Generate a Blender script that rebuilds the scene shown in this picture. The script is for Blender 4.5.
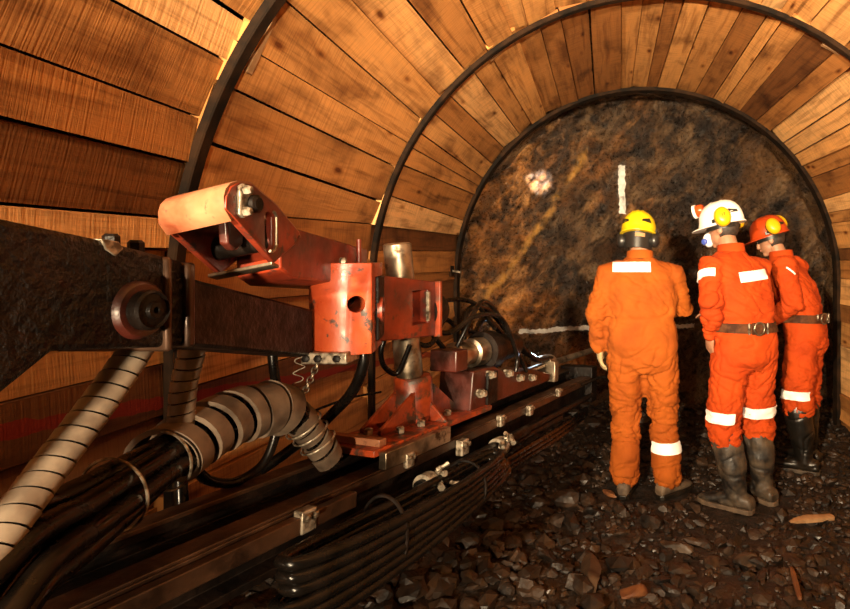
import bpy, bmesh, math, random
import numpy as np
from mathutils import Vector, Matrix, noise
from mathutils.bvhtree import BVHTree

for o in list(bpy.data.objects):
    bpy.data.objects.remove(o)
SC = bpy.context.scene
COL = SC.collection
PI = math.pi
R = math.radians
V = Vector

# ------------------------------------------------------------------ camera
F = 567.0            # focal length in pixels of an 850 x 609 picture
VX, VY = 607.0, 259.0
CAMZ = 1.49
cam = bpy.data.cameras.new('camera')
cam.sensor_width = 36.0
cam.lens = F / 850 * 36
cam.shift_x = -(VX - 425) / 850
cam.shift_y = -(304.5 - VY) / 850
cam.clip_start = 0.02
co = bpy.data.objects.new('camera', cam)
co.location = (0, 0, CAMZ)
co.rotation_euler = (R(90), 0, 0)
COL.objects.link(co)
SC.camera = co

# ------------------------------------------------------------------ world
w = bpy.data.worlds.new('world')
w.use_nodes = True
w.node_tree.nodes['Background'].inputs[0].default_value = (1.0, 0.62, 0.32, 1)
w.node_tree.nodes['Background'].inputs[1].default_value = 0.006
SC.world = w
SC.view_settings.view_transform = 'Standard'
SC.view_settings.look = 'None'
SC.view_settings.gamma = 1
SC.view_settings.use_curve_mapping = False
SC.view_settings.exposure = 0.0

# ------------------------------------------------------------------ lamps of the rig behind the camera, plus an added low fill
def lamp(name, kind, loc, target, power, color, size=0.2, spot=None, blend=0.5):
    l = bpy.data.lights.new(name, kind)
    l.energy = power
    l.color = color
    if kind == 'AREA':
        l.shape = 'DISK'
        l.size = size
    else:
        l.shadow_soft_size = size
    if spot:
        l.spot_size = R(spot)
        l.spot_blend = blend
    o = bpy.data.objects.new(name, l)
    o.location = loc
    o.rotation_euler = (V(target) - V(loc)).to_track_quat('-Z', 'Y').to_euler()
    COL.objects.link(o)
    return o

WARM = (1.0, 0.76, 0.48)
lamp('rig_lamp_left', 'SPOT', (-1.0, -1.25, 1.95), (1.2, 3.9, 1.95), 2250, WARM, 0.06, 78, 1.0)
lamp('rig_lamp_right', 'SPOT', (0.5, -1.2, 1.8), (0.45, 3.7, 2.95), 2000, WARM, 0.08, 72, 1.0)
lamp('low_fill', 'SPOT', (-0.55, -1.1, 1.12), (-1.0, 1.9, 1.0), 560, WARM, 0.05, 62, 1.0)  # added fill to brighten the hoses and wall at lower left

# ------------------------------------------------------------------ materials
def nt(name):
    m = bpy.data.materials.new(name)
    m.use_nodes = True
    t = m.node_tree
    b = t.nodes['Principled BSDF']
    return m, t, b

def N(t, typ, **kw):
    n = t.nodes.new(typ)
    for k, v in kw.items():
        if k.startswith('i_'):
            n.inputs[k[2:].replace('_', ' ')].default_value = v
        else:
            setattr(n, k, v)
    return n

def ramp(t, fac, stops):
    n = t.nodes.new('ShaderNodeValToRGB')
    cr = n.color_ramp
    while len(cr.elements) < len(stops):
        cr.elements.new(0.5)
    for e, (p, c) in zip(cr.elements, stops):
        e.position = p
        e.color = (c[0], c[1], c[2], 1) if len(c) == 3 else c
    t.links.new(fac, n.inputs[0])
    return n.outputs[0]

def mixc(t, fac, a, b, blend='MIX'):
    n = t.nodes.new('ShaderNodeMix')
    n.data_type = 'RGBA'
    n.blend_type = blend
    for s, v in ((n.inputs[0], fac), (n.inputs[6], a), (n.inputs[7], b)):
        if isinstance(v, (int, float)):
            s.default_value = v
        elif isinstance(v, tuple):
            s.default_value = (v[0], v[1], v[2], 1)
        else:
            t.links.new(v, s)
    return n.outputs[2]

def math_(t, op, a, b=None, c=None):
    n = t.nodes.new('ShaderNodeMath')
    n.operation = op
    for i, v in enumerate((a, b, c)):
        if v is None:
            continue
        if isinstance(v, (int, float)):
            n.inputs[i].default_value = v
        else:
            t.links.new(v, n.inputs[i])
    return n.outputs[0]

def noise_(t, vec, scale, detail=4, rough=0.55, dist=0.0):
    n = N(t, 'ShaderNodeTexNoise')
    n.inputs['Scale'].default_value = scale
    n.inputs['Detail'].default_value = detail
    n.inputs['Roughness'].default_value = rough
    n.inputs['Distortion'].default_value = dist
    t.links.new(vec, n.inputs['Vector'])
    return n.outputs['Fac']

def objco(t):
    return t.nodes.new('ShaderNodeTexCoord').outputs['Object']

def bump(t, b, h, strength, dist=0.01):
    n = N(t, 'ShaderNodeBump')
    n.inputs['Strength'].default_value = strength
    n.inputs['Distance'].default_value = dist
    t.links.new(h, n.inputs['Height'])
    t.links.new(n.outputs[0], b.inputs['Normal'])

def mat(name, c1, c2=None, scale=8.0, lo=0.4, hi=0.6, rough=0.5, metal=0.0, bmp=0.0, bscale=40.0, bdist=0.004,
        chip=None, chip_lo=0.6, chip_hi=0.63, chip_scale=14.0, rough2=None, spec=0.5):
    m, t, b = nt(name)
    co_ = objco(t)
    f = noise_(t, co_, scale)
    c = ramp(t, f, [(lo, c1), (hi, c2 or c1)])
    if chip:
        g = noise_(t, co_, chip_scale, 6, 0.65)
        k = ramp(t, g, [(chip_lo, (0, 0, 0)), (chip_hi, (1, 1, 1))])
        c = mixc(t, k, c, chip)
    t.links.new(c, b.inputs['Base Color'])
    b.inputs['Metallic'].default_value = metal
    b.inputs['Specular IOR Level'].default_value = spec
    if rough2 is not None:
        q = N(t, 'ShaderNodeMapRange')
        t.links.new(noise_(t, co_, bscale * 0.4), q.inputs[0])
        q.inputs[1].default_value = 0.35
        q.inputs[2].default_value = 0.65
        q.inputs[3].default_value = rough
        q.inputs[4].default_value = rough2
        t.links.new(q.outputs[0], b.inputs['Roughness'])
    else:
        b.inputs['Roughness'].default_value = rough
    if bmp:
        bump(t, b, noise_(t, co_, bscale, 5), bmp, bdist)
    return m

def wood_material():
    m, t, b = nt('rough_sawn_timber')
    uv = N(t, 'ShaderNodeUVMap').outputs[0]
    tone = N(t, 'ShaderNodeAttribute', attribute_name='tone').outputs['Fac']
    def mp(s):
        n = N(t, 'ShaderNodeMapping')
        n.inputs['Scale'].default_value = s
        t.links.new(uv, n.inputs[0])
        return n.outputs[0]
    grain = noise_(t, mp((1.6, 26, 1)), 1.0, 6, 0.6, 0.6)
    fine = noise_(t, mp((5, 120, 1)), 1.0, 3, 0.6)
    saw = noise_(t, mp((150, 4.0, 1)), 1.0, 2, 0.5)
    blot = noise_(t, mp((2.2, 4.5, 1)), 1.0, 4, 0.6, 0.3)
    base = ramp(t, tone, [(0.0, (0.15, 0.056, 0.016)), (0.30, (0.36, 0.148, 0.040)), (0.65, (0.60, 0.29, 0.092)), (1.0, (0.80, 0.47, 0.20))])
    g = ramp(t, grain, [(0.32, (0.55, 0.48, 0.42)), (0.5, (1, 1, 1)), (0.7, (1.12, 1.08, 1.0))])
    c = mixc(t, 1.0, base, g, 'MULTIPLY')
    c = mixc(t, 1.0, c, ramp(t, saw, [(0.34, (0.78, 0.75, 0.70)), (0.55, (1.05, 1.05, 1.05))]), 'MULTIPLY')
    c = mixc(t, 1.0, c, ramp(t, blot, [(0.30, (0.42, 0.36, 0.32)), (0.48, (1, 1, 1)), (0.72, (1.15, 1.1, 1.0))]), 'MULTIPLY')
    # knots
    vo = N(t, 'ShaderNodeTexVoronoi')
    vo.inputs['Scale'].default_value = 1.0
    t.links.new(mp((2.6, 7.0, 1)), vo.inputs['Vector'])
    kn = ramp(t, vo.outputs['Distance'], [(0.045, (0.22, 0.13, 0.08)), (0.10, (0.7, 0.6, 0.5)), (0.16, (1, 1, 1))])
    c = mixc(t, 1.0, c, kn, 'MULTIPLY')
    # painted red grade line along the left wall
    pos = N(t, 'ShaderNodeNewGeometry').outputs['Position']
    sp = N(t, 'ShaderNodeSeparateXYZ')
    t.links.new(pos, sp.inputs[0])
    line = math_(t, 'ADD', math_(t, 'MULTIPLY', math_(t, 'SUBTRACT', sp.outputs[1], 1.224), -0.113), 1.112)
    d = math_(t, 'ABSOLUTE', math_(t, 'SUBTRACT', sp.outputs[2], line))
    d = math_(t, 'ADD', d, math_(t, 'MULTIPLY', math_(t, 'SUBTRACT', noise_(t, pos, 14.0), 0.5), 0.03))
    k = math_(t, 'MULTIPLY', math_(t, 'LESS_THAN', d, 0.019), math_(t, 'LESS_THAN', sp.outputs[0], 0.0))
    k = math_(t, 'MULTIPLY', k, 0.8)
    c = mixc(t, k, c, (0.24, 0.014, 0.008))
    t.links.new(c, b.inputs['Base Color'])
    b.inputs['Roughness'].default_value = 0.72
    b.inputs['Specular IOR Level'].default_value = 0.25
    h = math_(t, 'ADD', math_(t, 'MULTIPLY', saw, 0.8), math_(t, 'ADD', math_(t, 'MULTIPLY', fine, 0.5), grain))
    bump(t, b, h, 0.35, 0.005)
    return m

def rock_material(name, face=False):
    m, t, b = nt(name)
    pos = N(t, 'ShaderNodeNewGeometry').outputs['Position']
    n1 = noise_(t, pos, 1.7, 8, 0.62, 0.8)
    mpn = N(t, 'ShaderNodeMapping')
    mpr = N(t, 'ShaderNodeMapping')
    mpr.inputs['Rotation'].default_value = (0, R(48), 0)
    t.links.new(pos, mpr.inputs[0])
    mpn.inputs['Scale'].default_value = (1.0, 1.0, 2.3)
    t.links.new(mpr.outputs[0], mpn.inputs[0])
    n2 = noise_(t, mpn.outputs[0], 3.6, 8, 0.66, 0.9)
    n3 = noise_(t, pos, 30, 6, 0.7)
    c = ramp(t, math_(t, 'ADD', math_(t, 'MULTIPLY', n2, 0.6), math_(t, 'MULTIPLY', noise_(t, pos, 2.6, 6, 0.6, 1.2), 0.4)), [(0.38, (0.006, 0.004, 0.003)), (0.47, (0.035, 0.021, 0.012)), (0.53, (0.12, 0.07, 0.034)), (0.62, (0.27, 0.175, 0.09))])
    rust = ramp(t, n1, [(0.48, (0, 0, 0)), (0.64, (1, 1, 1))])
    c = mixc(t, math_(t, 'MULTIPLY', rust, 0.65), c, mixc(t, n2, (0.05, 0.025, 0.01), (0.42, 0.20, 0.06)))
    c = mixc(t, 1.0, c, ramp(t, n3, [(0.35, (0.62, 0.6, 0.58)), (0.55, (1.05, 1.05, 1.05)), (0.72, (1.7, 1.6, 1.5))]), 'MULTIPLY')
    rough = N(t, 'ShaderNodeMapRange')
    t.links.new(n3, rough.inputs[0])
    rough.inputs[1].default_value = 0.3
    rough.inputs[2].default_value = 0.7
    rough.inputs[3].default_value = 0.14
    rough.inputs[4].default_value = 0.5
    t.links.new(rough.outputs[0], b.inputs['Roughness'])
    if face:
        sp = N(t, 'ShaderNodeSeparateXYZ')
        t.links.new(pos, sp.inputs[0])
        X, Z = sp.outputs[0], sp.outputs[2]
        wob = math_(t, 'MULTIPLY', math_(t, 'SUBTRACT', noise_(t, pos, 3.0, 5), 0.5), 0.22)
        fin = math_(t, 'MULTIPLY', math_(t, 'SUBTRACT', noise_(t, pos, 22.0, 4), 0.5), 0.05)
        # light on the left of the heading painted in: paler there, darker elsewhere
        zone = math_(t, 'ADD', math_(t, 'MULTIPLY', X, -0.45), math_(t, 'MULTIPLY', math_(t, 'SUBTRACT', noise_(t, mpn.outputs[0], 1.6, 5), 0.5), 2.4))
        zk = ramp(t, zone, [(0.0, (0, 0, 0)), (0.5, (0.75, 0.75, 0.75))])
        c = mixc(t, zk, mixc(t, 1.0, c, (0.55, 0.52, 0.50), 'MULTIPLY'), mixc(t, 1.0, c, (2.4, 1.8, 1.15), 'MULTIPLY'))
        # ochre vein running diagonally down to the left
        dv = math_(t, 'ABSOLUTE', math_(t, 'ADD', math_(t, 'ADD', math_(t, 'MULTIPLY', X, 0.83), math_(t, 'MULTIPLY', Z, -0.56)), math_(t, 'ADD', wob, 1.62)))
        k = ramp(t, dv, [(0.006, (0.9, 0.9, 0.9)), (0.05, (0, 0, 0))])
        k = math_(t, 'MULTIPLY', k, math_(t, 'LESS_THAN', X, -0.2))
        k = math_(t, 'MULTIPLY', k, ramp(t, noise_(t, pos, 7.0, 5, 0.6), [(0.42, (0.1, 0.1, 0.1)), (0.56, (1, 1, 1))]))
        c = mixc(t, k, c, (0.50, 0.26, 0.06))
        # white lines on the face, one upright and one level
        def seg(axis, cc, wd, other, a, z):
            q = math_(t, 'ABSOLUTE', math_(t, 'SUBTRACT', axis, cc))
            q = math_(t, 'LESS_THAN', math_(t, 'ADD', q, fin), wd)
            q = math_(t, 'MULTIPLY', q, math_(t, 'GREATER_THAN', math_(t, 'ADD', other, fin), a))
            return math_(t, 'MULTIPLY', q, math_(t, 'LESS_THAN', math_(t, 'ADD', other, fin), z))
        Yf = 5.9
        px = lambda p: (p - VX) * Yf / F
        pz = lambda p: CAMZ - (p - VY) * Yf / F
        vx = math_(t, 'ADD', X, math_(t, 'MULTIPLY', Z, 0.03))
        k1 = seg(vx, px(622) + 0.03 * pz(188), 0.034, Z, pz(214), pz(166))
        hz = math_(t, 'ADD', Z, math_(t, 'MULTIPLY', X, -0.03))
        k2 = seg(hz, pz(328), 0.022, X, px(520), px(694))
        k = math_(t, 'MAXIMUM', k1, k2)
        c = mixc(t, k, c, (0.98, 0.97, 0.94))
    t.links.new(c, b.inputs['Base Color'])
    b.inputs['Specular IOR Level'].default_value = 0.6
    bump(t, b, math_(t, 'ADD', n2, math_(t, 'MULTIPLY', n3, 0.5)), 1.0, 0.08)
    return m

M = {}
M['wood'] = wood_material()
M['rock'] = rock_material('blasted_rock')
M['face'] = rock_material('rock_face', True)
M['mud'] = mat('wet_mud', (0.004, 0.0026, 0.0018), (0.022, 0.012, 0.007), 7, 0.35, 0.7, 0.35, 0, 0.9, 26, 0.02, rough2=0.75)
M['rubble'] = mat('broken_rubble', (0.005, 0.003, 0.002), (0.046, 0.024, 0.012), 5.5, 0.40, 0.72, 0.35, 0, 0.5, 60, 0.006, rough2=0.7)
M['rib'] = mat('rusty_arch_steel', (0.006, 0.004, 0.0025), (0.026, 0.012, 0.005), 9, 0.4, 0.65, 0.8, 0.0, 0.4, 60, 0.004, spec=0.12)
M['red'] = mat('worn_shaded_red_paint', (0.06, 0.008, 0.004), (0.22, 0.026, 0.008), 9, 0.35, 0.65, 0.30, 0, 0.25, 50, 0.003, chip=(0.035, 0.016, 0.011), chip_lo=0.56, chip_hi=0.66, chip_scale=24, rough2=0.5)  # worn, chipped red; colour darkened to stand for shade on the right-facing plates
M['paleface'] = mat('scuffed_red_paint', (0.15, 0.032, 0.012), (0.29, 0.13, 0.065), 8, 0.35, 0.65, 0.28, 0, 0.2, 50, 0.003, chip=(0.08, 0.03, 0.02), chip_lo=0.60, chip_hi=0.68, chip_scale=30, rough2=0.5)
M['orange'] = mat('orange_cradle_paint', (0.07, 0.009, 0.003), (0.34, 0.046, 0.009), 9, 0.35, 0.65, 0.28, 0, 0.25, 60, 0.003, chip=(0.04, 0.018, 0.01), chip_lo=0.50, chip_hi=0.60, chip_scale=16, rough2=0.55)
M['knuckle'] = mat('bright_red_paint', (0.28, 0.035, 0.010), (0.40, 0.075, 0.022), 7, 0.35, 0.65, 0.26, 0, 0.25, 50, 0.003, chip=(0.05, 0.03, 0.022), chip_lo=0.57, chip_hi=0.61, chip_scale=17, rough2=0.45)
M['darkred'] = mat('greasy_dark_red_paint', (0.007, 0.003, 0.002), (0.065, 0.009, 0.004), 10, 0.35, 0.7, 0.28, 0, 0.4, 50, 0.004, rough2=0.5)
M['boom'] = mat('greasy_black_boom', (0.002, 0.0014, 0.001), (0.009, 0.0042, 0.003), 7, 0.4, 0.68, 0.30, 0, 1.0, 42, 0.02, chip=(0.05, 0.009, 0.004), chip_lo=0.66, chip_hi=0.75, chip_scale=9, rough2=0.6, spec=0.22)
M['black'] = mat('black_steel', (0.002, 0.0016, 0.0013), (0.009, 0.005, 0.0035), 9, 0.4, 0.65, 0.35, 0.0, 0.6, 60, 0.005, rough2=0.6, spec=0.16)
M['rail'] = mat('worn_feed_rail', (0.02, 0.010, 0.006), (0.085, 0.042, 0.022), 6, 0.4, 0.65, 0.28, 0.5, 0.4, 60, 0.003, rough2=0.5)
M['steel'] = mat('worn_bright_steel', (0.10, 0.075, 0.05), (0.42, 0.34, 0.25), 7, 0.4, 0.6, 0.28, 0.9, 0.2, 50, 0.003, chip=(0.08, 0.045, 0.025), chip_lo=0.58, chip_hi=0.66, chip_scale=9, rough2=0.45)
M['clamp'] = mat('zinc_clamp', (0.08, 0.06, 0.04), (0.42, 0.36, 0.28), 45, 0.4, 0.6, 0.35, 0.6, 0.2, 80, 0.002)
M['hole'] = mat('dark_recess', (0.006, 0.004, 0.003), None, rough=0.8)
M['rubber'] = mat('wet_black_rubber', (0.002, 0.0017, 0.0014), (0.007, 0.005, 0.004), 12, 0.4, 0.7, 0.16, 0, 0.3, 40, 0.002, rough2=0.36, spec=0.22)
M['wrap'] = mat('grey_spiral_guard', (0.15, 0.115, 0.085), (0.27, 0.22, 0.165), 14, 0.4, 0.6, 0.45, 0, 0.2, 60, 0.002)
M['tape'] = mat('grimy_tape_wrap', (0.05, 0.034, 0.024), (0.16, 0.115, 0.08), 12, 0.35, 0.65, 0.42, 0, 0.3, 60, 0.003, rough2=0.6)
M['oldcloth'] = mat('faded_orange_coverall', (0.22, 0.047, 0.004), (0.30, 0.070, 0.006), 5, 0.35, 0.65, 0.85, 0, 0.25, 180, 0.002, spec=0.2)
M['cloth'] = mat('bright_orange_coverall', (0.31, 0.033, 0.0025), (0.39, 0.047, 0.0035), 5, 0.35, 0.65, 0.85, 0, 0.25, 180, 0.002, spec=0.2)
M['reflect'] = mat('reflective_strip', (0.86, 0.84, 0.80), (0.95, 0.94, 0.92), 30, 0.3, 0.7, 0.5)
M['yellow'] = mat('yellow_helmet_plastic', (0.60, 0.42, 0.006), (0.66, 0.48, 0.008), 6, rough=0.32)
M['muff'] = mat('yellow_muff_plastic', (0.62, 0.36, 0.005), None, rough=0.35)
M['white'] = mat('white_helmet_plastic', (0.80, 0.78, 0.73), (0.86, 0.84, 0.80), 6, rough=0.3)
M['ohelmet'] = mat('orange_helmet_plastic', (0.36, 0.04, 0.006), None, rough=0.32)
M['plastic'] = mat('black_plastic', (0.012, 0.011, 0.010), None, rough=0.35)
M['skin'] = mat('skin', (0.28, 0.13, 0.07), (0.34, 0.17, 0.10), 12, rough=0.5)
M['hair'] = mat('dark_hair', (0.014, 0.009, 0.006), (0.03, 0.018, 0.012), 60, rough=0.6, bmp=0.5, bscale=150)
M['leather'] = mat('brown_leather', (0.035, 0.012, 0.005), (0.085, 0.032, 0.013), 18, rough=0.75, bmp=0.2, spec=0.15)
M['bootmud'] = mat('muddy_rubber_boot', (0.008, 0.006, 0.005), (0.075, 0.052, 0.032), 9, 0.42, 0.68, 0.4, 0, 0.5, 50, 0.004, rough2=0.7)
M['bootblack'] = mat('black_rubber_boot', (0.005, 0.004, 0.003), (0.022, 0.015, 0.01), 8, 0.45, 0.75, 0.35, 0, 0.3, 50, 0.003)
M['bootbrown'] = mat('mud_caked_boot', (0.04, 0.024, 0.014), (0.12, 0.08, 0.048), 14, 0.35, 0.65, 0.7, 0, 0.6, 50, 0.006)
M['glove'] = mat('cream_work_glove', (0.32, 0.23, 0.11), (0.42, 0.31, 0.16), 25, rough=0.8)
M['mask'] = mat('white_mask_plastic', (0.75, 0.75, 0.78), None, rough=0.4)
M['blue'] = mat('blue_plastic', (0.05, 0.09, 0.42), None, rough=0.4)
M['eye'] = mat('eye', (0.75, 0.72, 0.68), None, rough=0.2)
M['lip'] = mat('lip', (0.35, 0.12, 0.09), None, rough=0.5)
M['splinter'] = mat('pale_splintered_wood', (0.26, 0.14, 0.06), (0.42, 0.25, 0.12), 9, rough=0.7, bmp=0.4)
M['ochre'] = mat('ochre_stone', (0.09, 0.03, 0.010), (0.17, 0.065, 0.02), 14, rough=0.6, bmp=0.4)
M['greystone'] = mat('grey_brown_stone', (0.014, 0.009, 0.006), (0.06, 0.036, 0.02), 12, rough=0.5, bmp=0.6)
M['greenstone'] = mat('greenish_stone', (0.06, 0.07, 0.04), (0.17, 0.18, 0.11), 12, rough=0.5, bmp=0.6)
M['lens'] = mat('orange_lamp_plastic', (0.50, 0.06, 0.01), None, rough=0.25)

# ------------------------------------------------------------------ helpers
def at(px, py, Y):
    return V(((px - VX) * Y / F, Y, CAMZ - (py - VY) * Y / F))

def link(o):
    COL.objects.link(o)
    return o

def tag(o, label=None, cat=None, group=None, kind=None):
    if label: o['label'] = label
    if cat: o['category'] = cat
    if group: o['group'] = group
    if kind: o['kind'] = kind
    return o

def empty(name, loc, label, cat, group=None):
    o = bpy.data.objects.new(name, None)
    o.empty_display_size = 0.1
    o.location = loc
    link(o)
    return tag(o, label, cat, group)

def wloc(o):
    return o.location if not o.parent else o.location + wloc(o.parent)

def finish(name, me, m, parent=None, smooth=40, keep_origin=False, bev=0.0, origin=None):
    """link a mesh made in world coordinates as an object with an origin of its own"""
    n = len(me.vertices)
    a = np.empty(n * 3, dtype=np.float64)
    me.vertices.foreach_get('co', a)
    a = a.reshape(-1, 3)
    if keep_origin:
        c = np.zeros(3)
    elif origin is not None:
        c = np.array(origin)
    else:
        lo, hi = a.min(0), a.max(0)
        c = (lo + hi) / 2
        c[2] = lo[2]
    me.vertices.foreach_set('co', (a - c).ravel())
    me.update()
    if smooth:
        me.shade_smooth()
        if smooth < 180:
            me.set_sharp_from_angle(angle=R(smooth))
    me.materials.append(m)
    o = bpy.data.objects.new(name, me)
    o.location = c
    if parent:
        o.parent = parent
        o.location = V(c) - wloc(parent)
    link(o)
    if bev:
        md = o.modifiers.new('bevel', 'BEVEL')
        md.width = bev
        md.segments = 2
        md.limit_method = 'ANGLE'
        md.angle_limit = R(40)
    return o

def obj(name, bm, m, parent=None, smooth=40, keep_origin=False, bev=0.0, origin=None, label=None):
    bmesh.ops.recalc_face_normals(bm, faces=bm.faces)
    me = bpy.data.meshes.new(name)
    bm.to_mesh(me)
    bm.free()
    o = finish(name, me, m, parent, smooth, keep_origin, bev, origin)
    if label: o['label'] = label
    return o

def NB():
    return bmesh.new()

def frame(d, up=V((0, 0, 1))):
    """3x3 with columns x, y, z; z along d"""
    z = V(d).normalized()
    x = V(up).cross(z)
    if x.length < 1e-4:
        x = V((1, 0, 0)).cross(z)
        if x.length < 1e-4:
            x = V((0, 1, 0)).cross(z)
    x.normalize()
    y = z.cross(x)
    return Matrix((x, y, z)).transposed()

def box(bm, c, s, rot=None):
    vs = []
    for k in (-1, 1):
        for j in (-1, 1):
            for i in (-1, 1):
                p = V((i * s[0] / 2, j * s[1] / 2, k * s[2] / 2))
                if rot: p = rot @ p
                vs.append(bm.verts.new(V(c) + p))
    for f in ((0, 1, 3, 2), (4, 6, 7, 5), (0, 4, 5, 1), (2, 3, 7, 6), (0, 2, 6, 4), (1, 5, 7, 3)):
        bm.faces.new([vs[i] for i in f])

def rings(bm, rs, cap=True):
    """loft closed rings of equal length"""
    rv = [[bm.verts.new(p) for p in r] for r in rs]
    n = len(rv[0])
    for a, b in zip(rv, rv[1:]):
        for i in range(n):
            bm.faces.new((a[i], a[(i + 1) % n], b[(i + 1) % n], b[i]))
    if cap:
        bm.faces.new(rv[0])
        bm.faces.new(list(reversed(rv[-1])))

def cyl(bm, p0, p1, r0, r1=None, n=24, chamfer=0.0):
    p0, p1 = V(p0), V(p1)
    r1 = r0 if r1 is None else r1
    fr = frame(p1 - p0)
    L = (p1 - p0).length
    st = [(0, r0), (L, r1)]
    if chamfer:
        st = [(0, r0 - chamfer), (chamfer, r0), (L - chamfer, r1), (L, r1 - chamfer)]
    rings(bm, [[p0 + fr @ V((r * math.cos(2 * PI * i / n), r * math.sin(2 * PI * i / n), h)) for i in range(n)] for h, r in st])

def lathe(bm, p, d, prof, n=28):
    fr = frame(d)
    rings(bm, [[V(p) + fr @ V((max(r, 1e-4) * math.cos(2 * PI * i / n), max(r, 1e-4) * math.sin(2 * PI * i / n), h)) for i in range(n)] for h, r in prof])

def ring_lathe(bm, p, d, prof, n=28):
    """closed ring profile (tube wall)"""
    fr = frame(d)
    rs = [[bm.verts.new(V(p) + fr @ V((r * math.cos(2 * PI * i / n), r * math.sin(2 * PI * i / n), h))) for i in range(n)] for h, r in prof]
    m = len(rs)
    for k in range(m):
        a, b = rs[k], rs[(k + 1) % m]
        for i in range(n):
            bm.faces.new((a[i], a[(i + 1) % n], b[(i + 1) % n], b[i]))

def prism(bm, pts, wv):
    """polygon of 3d points extruded by a vector"""
    a = [bm.verts.new(V(p)) for p in pts]
    b = [bm.verts.new(V(p) + V(wv)) for p in pts]
    n = len(a)
    bm.faces.new(a)
    bm.faces.new(list(reversed(b)))
    for i in range(n):
        bm.faces.new((a[i], b[i], b[(i + 1) % n], a[(i + 1) % n]))

def ell(bm, c, r, rot=None, nu=20, nv=12):
    rs = []
    for j in range(1, nv):
        ph = PI * j / nv
        ring = []
        for i in range(nu):
            th = 2 * PI * i / nu
            p = V((r[0] * math.sin(ph) * math.cos(th), r[1] * math.sin(ph) * math.sin(th), r[2] * math.cos(ph)))
            if rot: p = rot @ p
            ring.append(V(c) + p)
        rs.append(ring)
    rings(bm, rs)

class Path:
    def __init__(self, pts, sub=14):
        pts = [V(p) for p in pts]
        out = []
        n = len(pts)
        for i in range(n - 1):
            p0 = pts[i - 1] if i > 0 else pts[i] * 2 - pts[i + 1]
            p1, p2 = pts[i], pts[i + 1]
            p3 = pts[i + 2] if i + 2 < n else pts[i + 1] * 2 - pts[i]
            for k in range(sub):
                t = k / sub
                out.append(0.5 * ((2 * p1) + (p2 - p0) * t + (2 * p0 - 5 * p1 + 4 * p2 - p3) * t * t + (3 * p1 - p0 - 3 * p2 + p3) * t ** 3))
        out.append(pts[-1])
        self.p = out
        self.s = [0]
        for a, b in zip(out, out[1:]):
            self.s.append(self.s[-1] + (b - a).length)
        self.L = self.s[-1]
        self.T = []
        for i in range(len(out)):
            self.T.append((out[min(i + 1, len(out) - 1)] - out[max(i - 1, 0)]).normalized())
        fr = frame(self.T[0])
        x = fr.col[0].copy()
        self.X = []
        for t in self.T:
            x = (x - t * x.dot(t)).normalized()
            self.X.append(x.copy())
    def ev(self, s):
        s = min(max(s, 0), self.L)
        lo, hi = 0, len(self.s) - 1
        while hi - lo > 1:
            m = (lo + hi) // 2
            if self.s[m] <= s: lo = m
            else: hi = m
        f = (s - self.s[lo]) / max(self.s[hi] - self.s[lo], 1e-9)
        p = self.p[lo].lerp(self.p[hi], f)
        t = self.T[lo].lerp(self.T[hi], f).normalized()
        x = self.X[lo].lerp(self.X[hi], f)
        x = (x - t * x.dot(t)).normalized()
        return p, t, x, t.cross(x)

def tube(bm, pts, r, n=12, sub=12, rfun=None):
    P = pts if isinstance(pts, Path) else Path(pts, sub)
    rs = []
    for i, p in enumerate(P.p):
        t, x = P.T[i], P.X[i]
        y = t.cross(x)
        rr = rfun(P.s[i] / P.L) if rfun else r
        rs.append([p + (x * math.cos(2 * PI * k / n) + y * math.sin(2 * PI * k / n)) * rr for k in range(n)])
    rings(bm, rs)
    return P

def helix_band(bm, P, Rf, pitch, width, th, s0=0.0, s1=None, npt=22, jit=0.0, seed=1):
    rnd = random.Random(seed)
    s1 = P.L if s1 is None else s1
    turns = (s1 - s0) / pitch
    n = int(turns * npt)
    off = [rnd.uniform(-jit, jit) for _ in range(int(turns) + 3)]
    rs = []
    for i in range(n + 1):
        a = 2 * PI * i / npt
        tr = i / npt
        k = int(tr)
        o_ = off[k] * (1 - (tr - k)) + off[k + 1] * (tr - k)
        sc = s0 + tr * pitch + o_
        ring = []
        for (ds, dr) in ((-width / 2, 0), (-width / 2, th), (width / 2, th * 0.75), (width / 2, 0)):
            p, t, x, y = P.ev(sc + ds)
            rr = Rf(sc / P.L) if callable(Rf) else Rf
            ring.append(p + (x * math.cos(a) + y * math.sin(a)) * (rr + dr))
        rs.append(ring)
    rings(bm, rs)

def boolean_cut(o, cutters):
    """carve holes into an object with throw-away cutters"""
    for c in cutters:
        me = bpy.data.meshes.new('cut')
        bmesh.ops.recalc_face_normals(c, faces=c.faces)
        c.to_mesh(me); c.free()
        co_ = bpy.data.objects.new('cut', me)
        link(co_)
        md = o.modifiers.new('b', 'BOOLEAN')
        md.operation = 'DIFFERENCE'
        md.solver = 'EXACT'
        md.object = co_
        bpy.context.view_layer.update()
        dg = bpy.context.evaluated_depsgraph_get()
        ne = bpy.data.meshes.new_from_object(o.evaluated_get(dg))
        o.modifiers.remove(md)
        o.data = ne
        bpy.data.objects.remove(co_)

def remesh(bm, voxel, smooth_it=4, fac=0.5):
    bmesh.ops.recalc_face_normals(bm, faces=bm.faces)
    me = bpy.data.meshes.new('tmp')
    bm.to_mesh(me)
    bm.free()
    o = bpy.data.objects.new('tmp', me)
    link(o)
    md = o.modifiers.new('r', 'REMESH')
    md.mode = 'VOXEL'
    md.voxel_size = voxel
    md.adaptivity = 0
    if smooth_it:
        s = o.modifiers.new('s', 'SMOOTH')
        s.factor = fac
        s.iterations = smooth_it
    bpy.context.view_layer.update()
    dg = bpy.context.evaluated_depsgraph_get()
    ne = bpy.data.meshes.new_from_object(o.evaluated_get(dg))
    bpy.data.objects.remove(o)
    return ne

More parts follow.
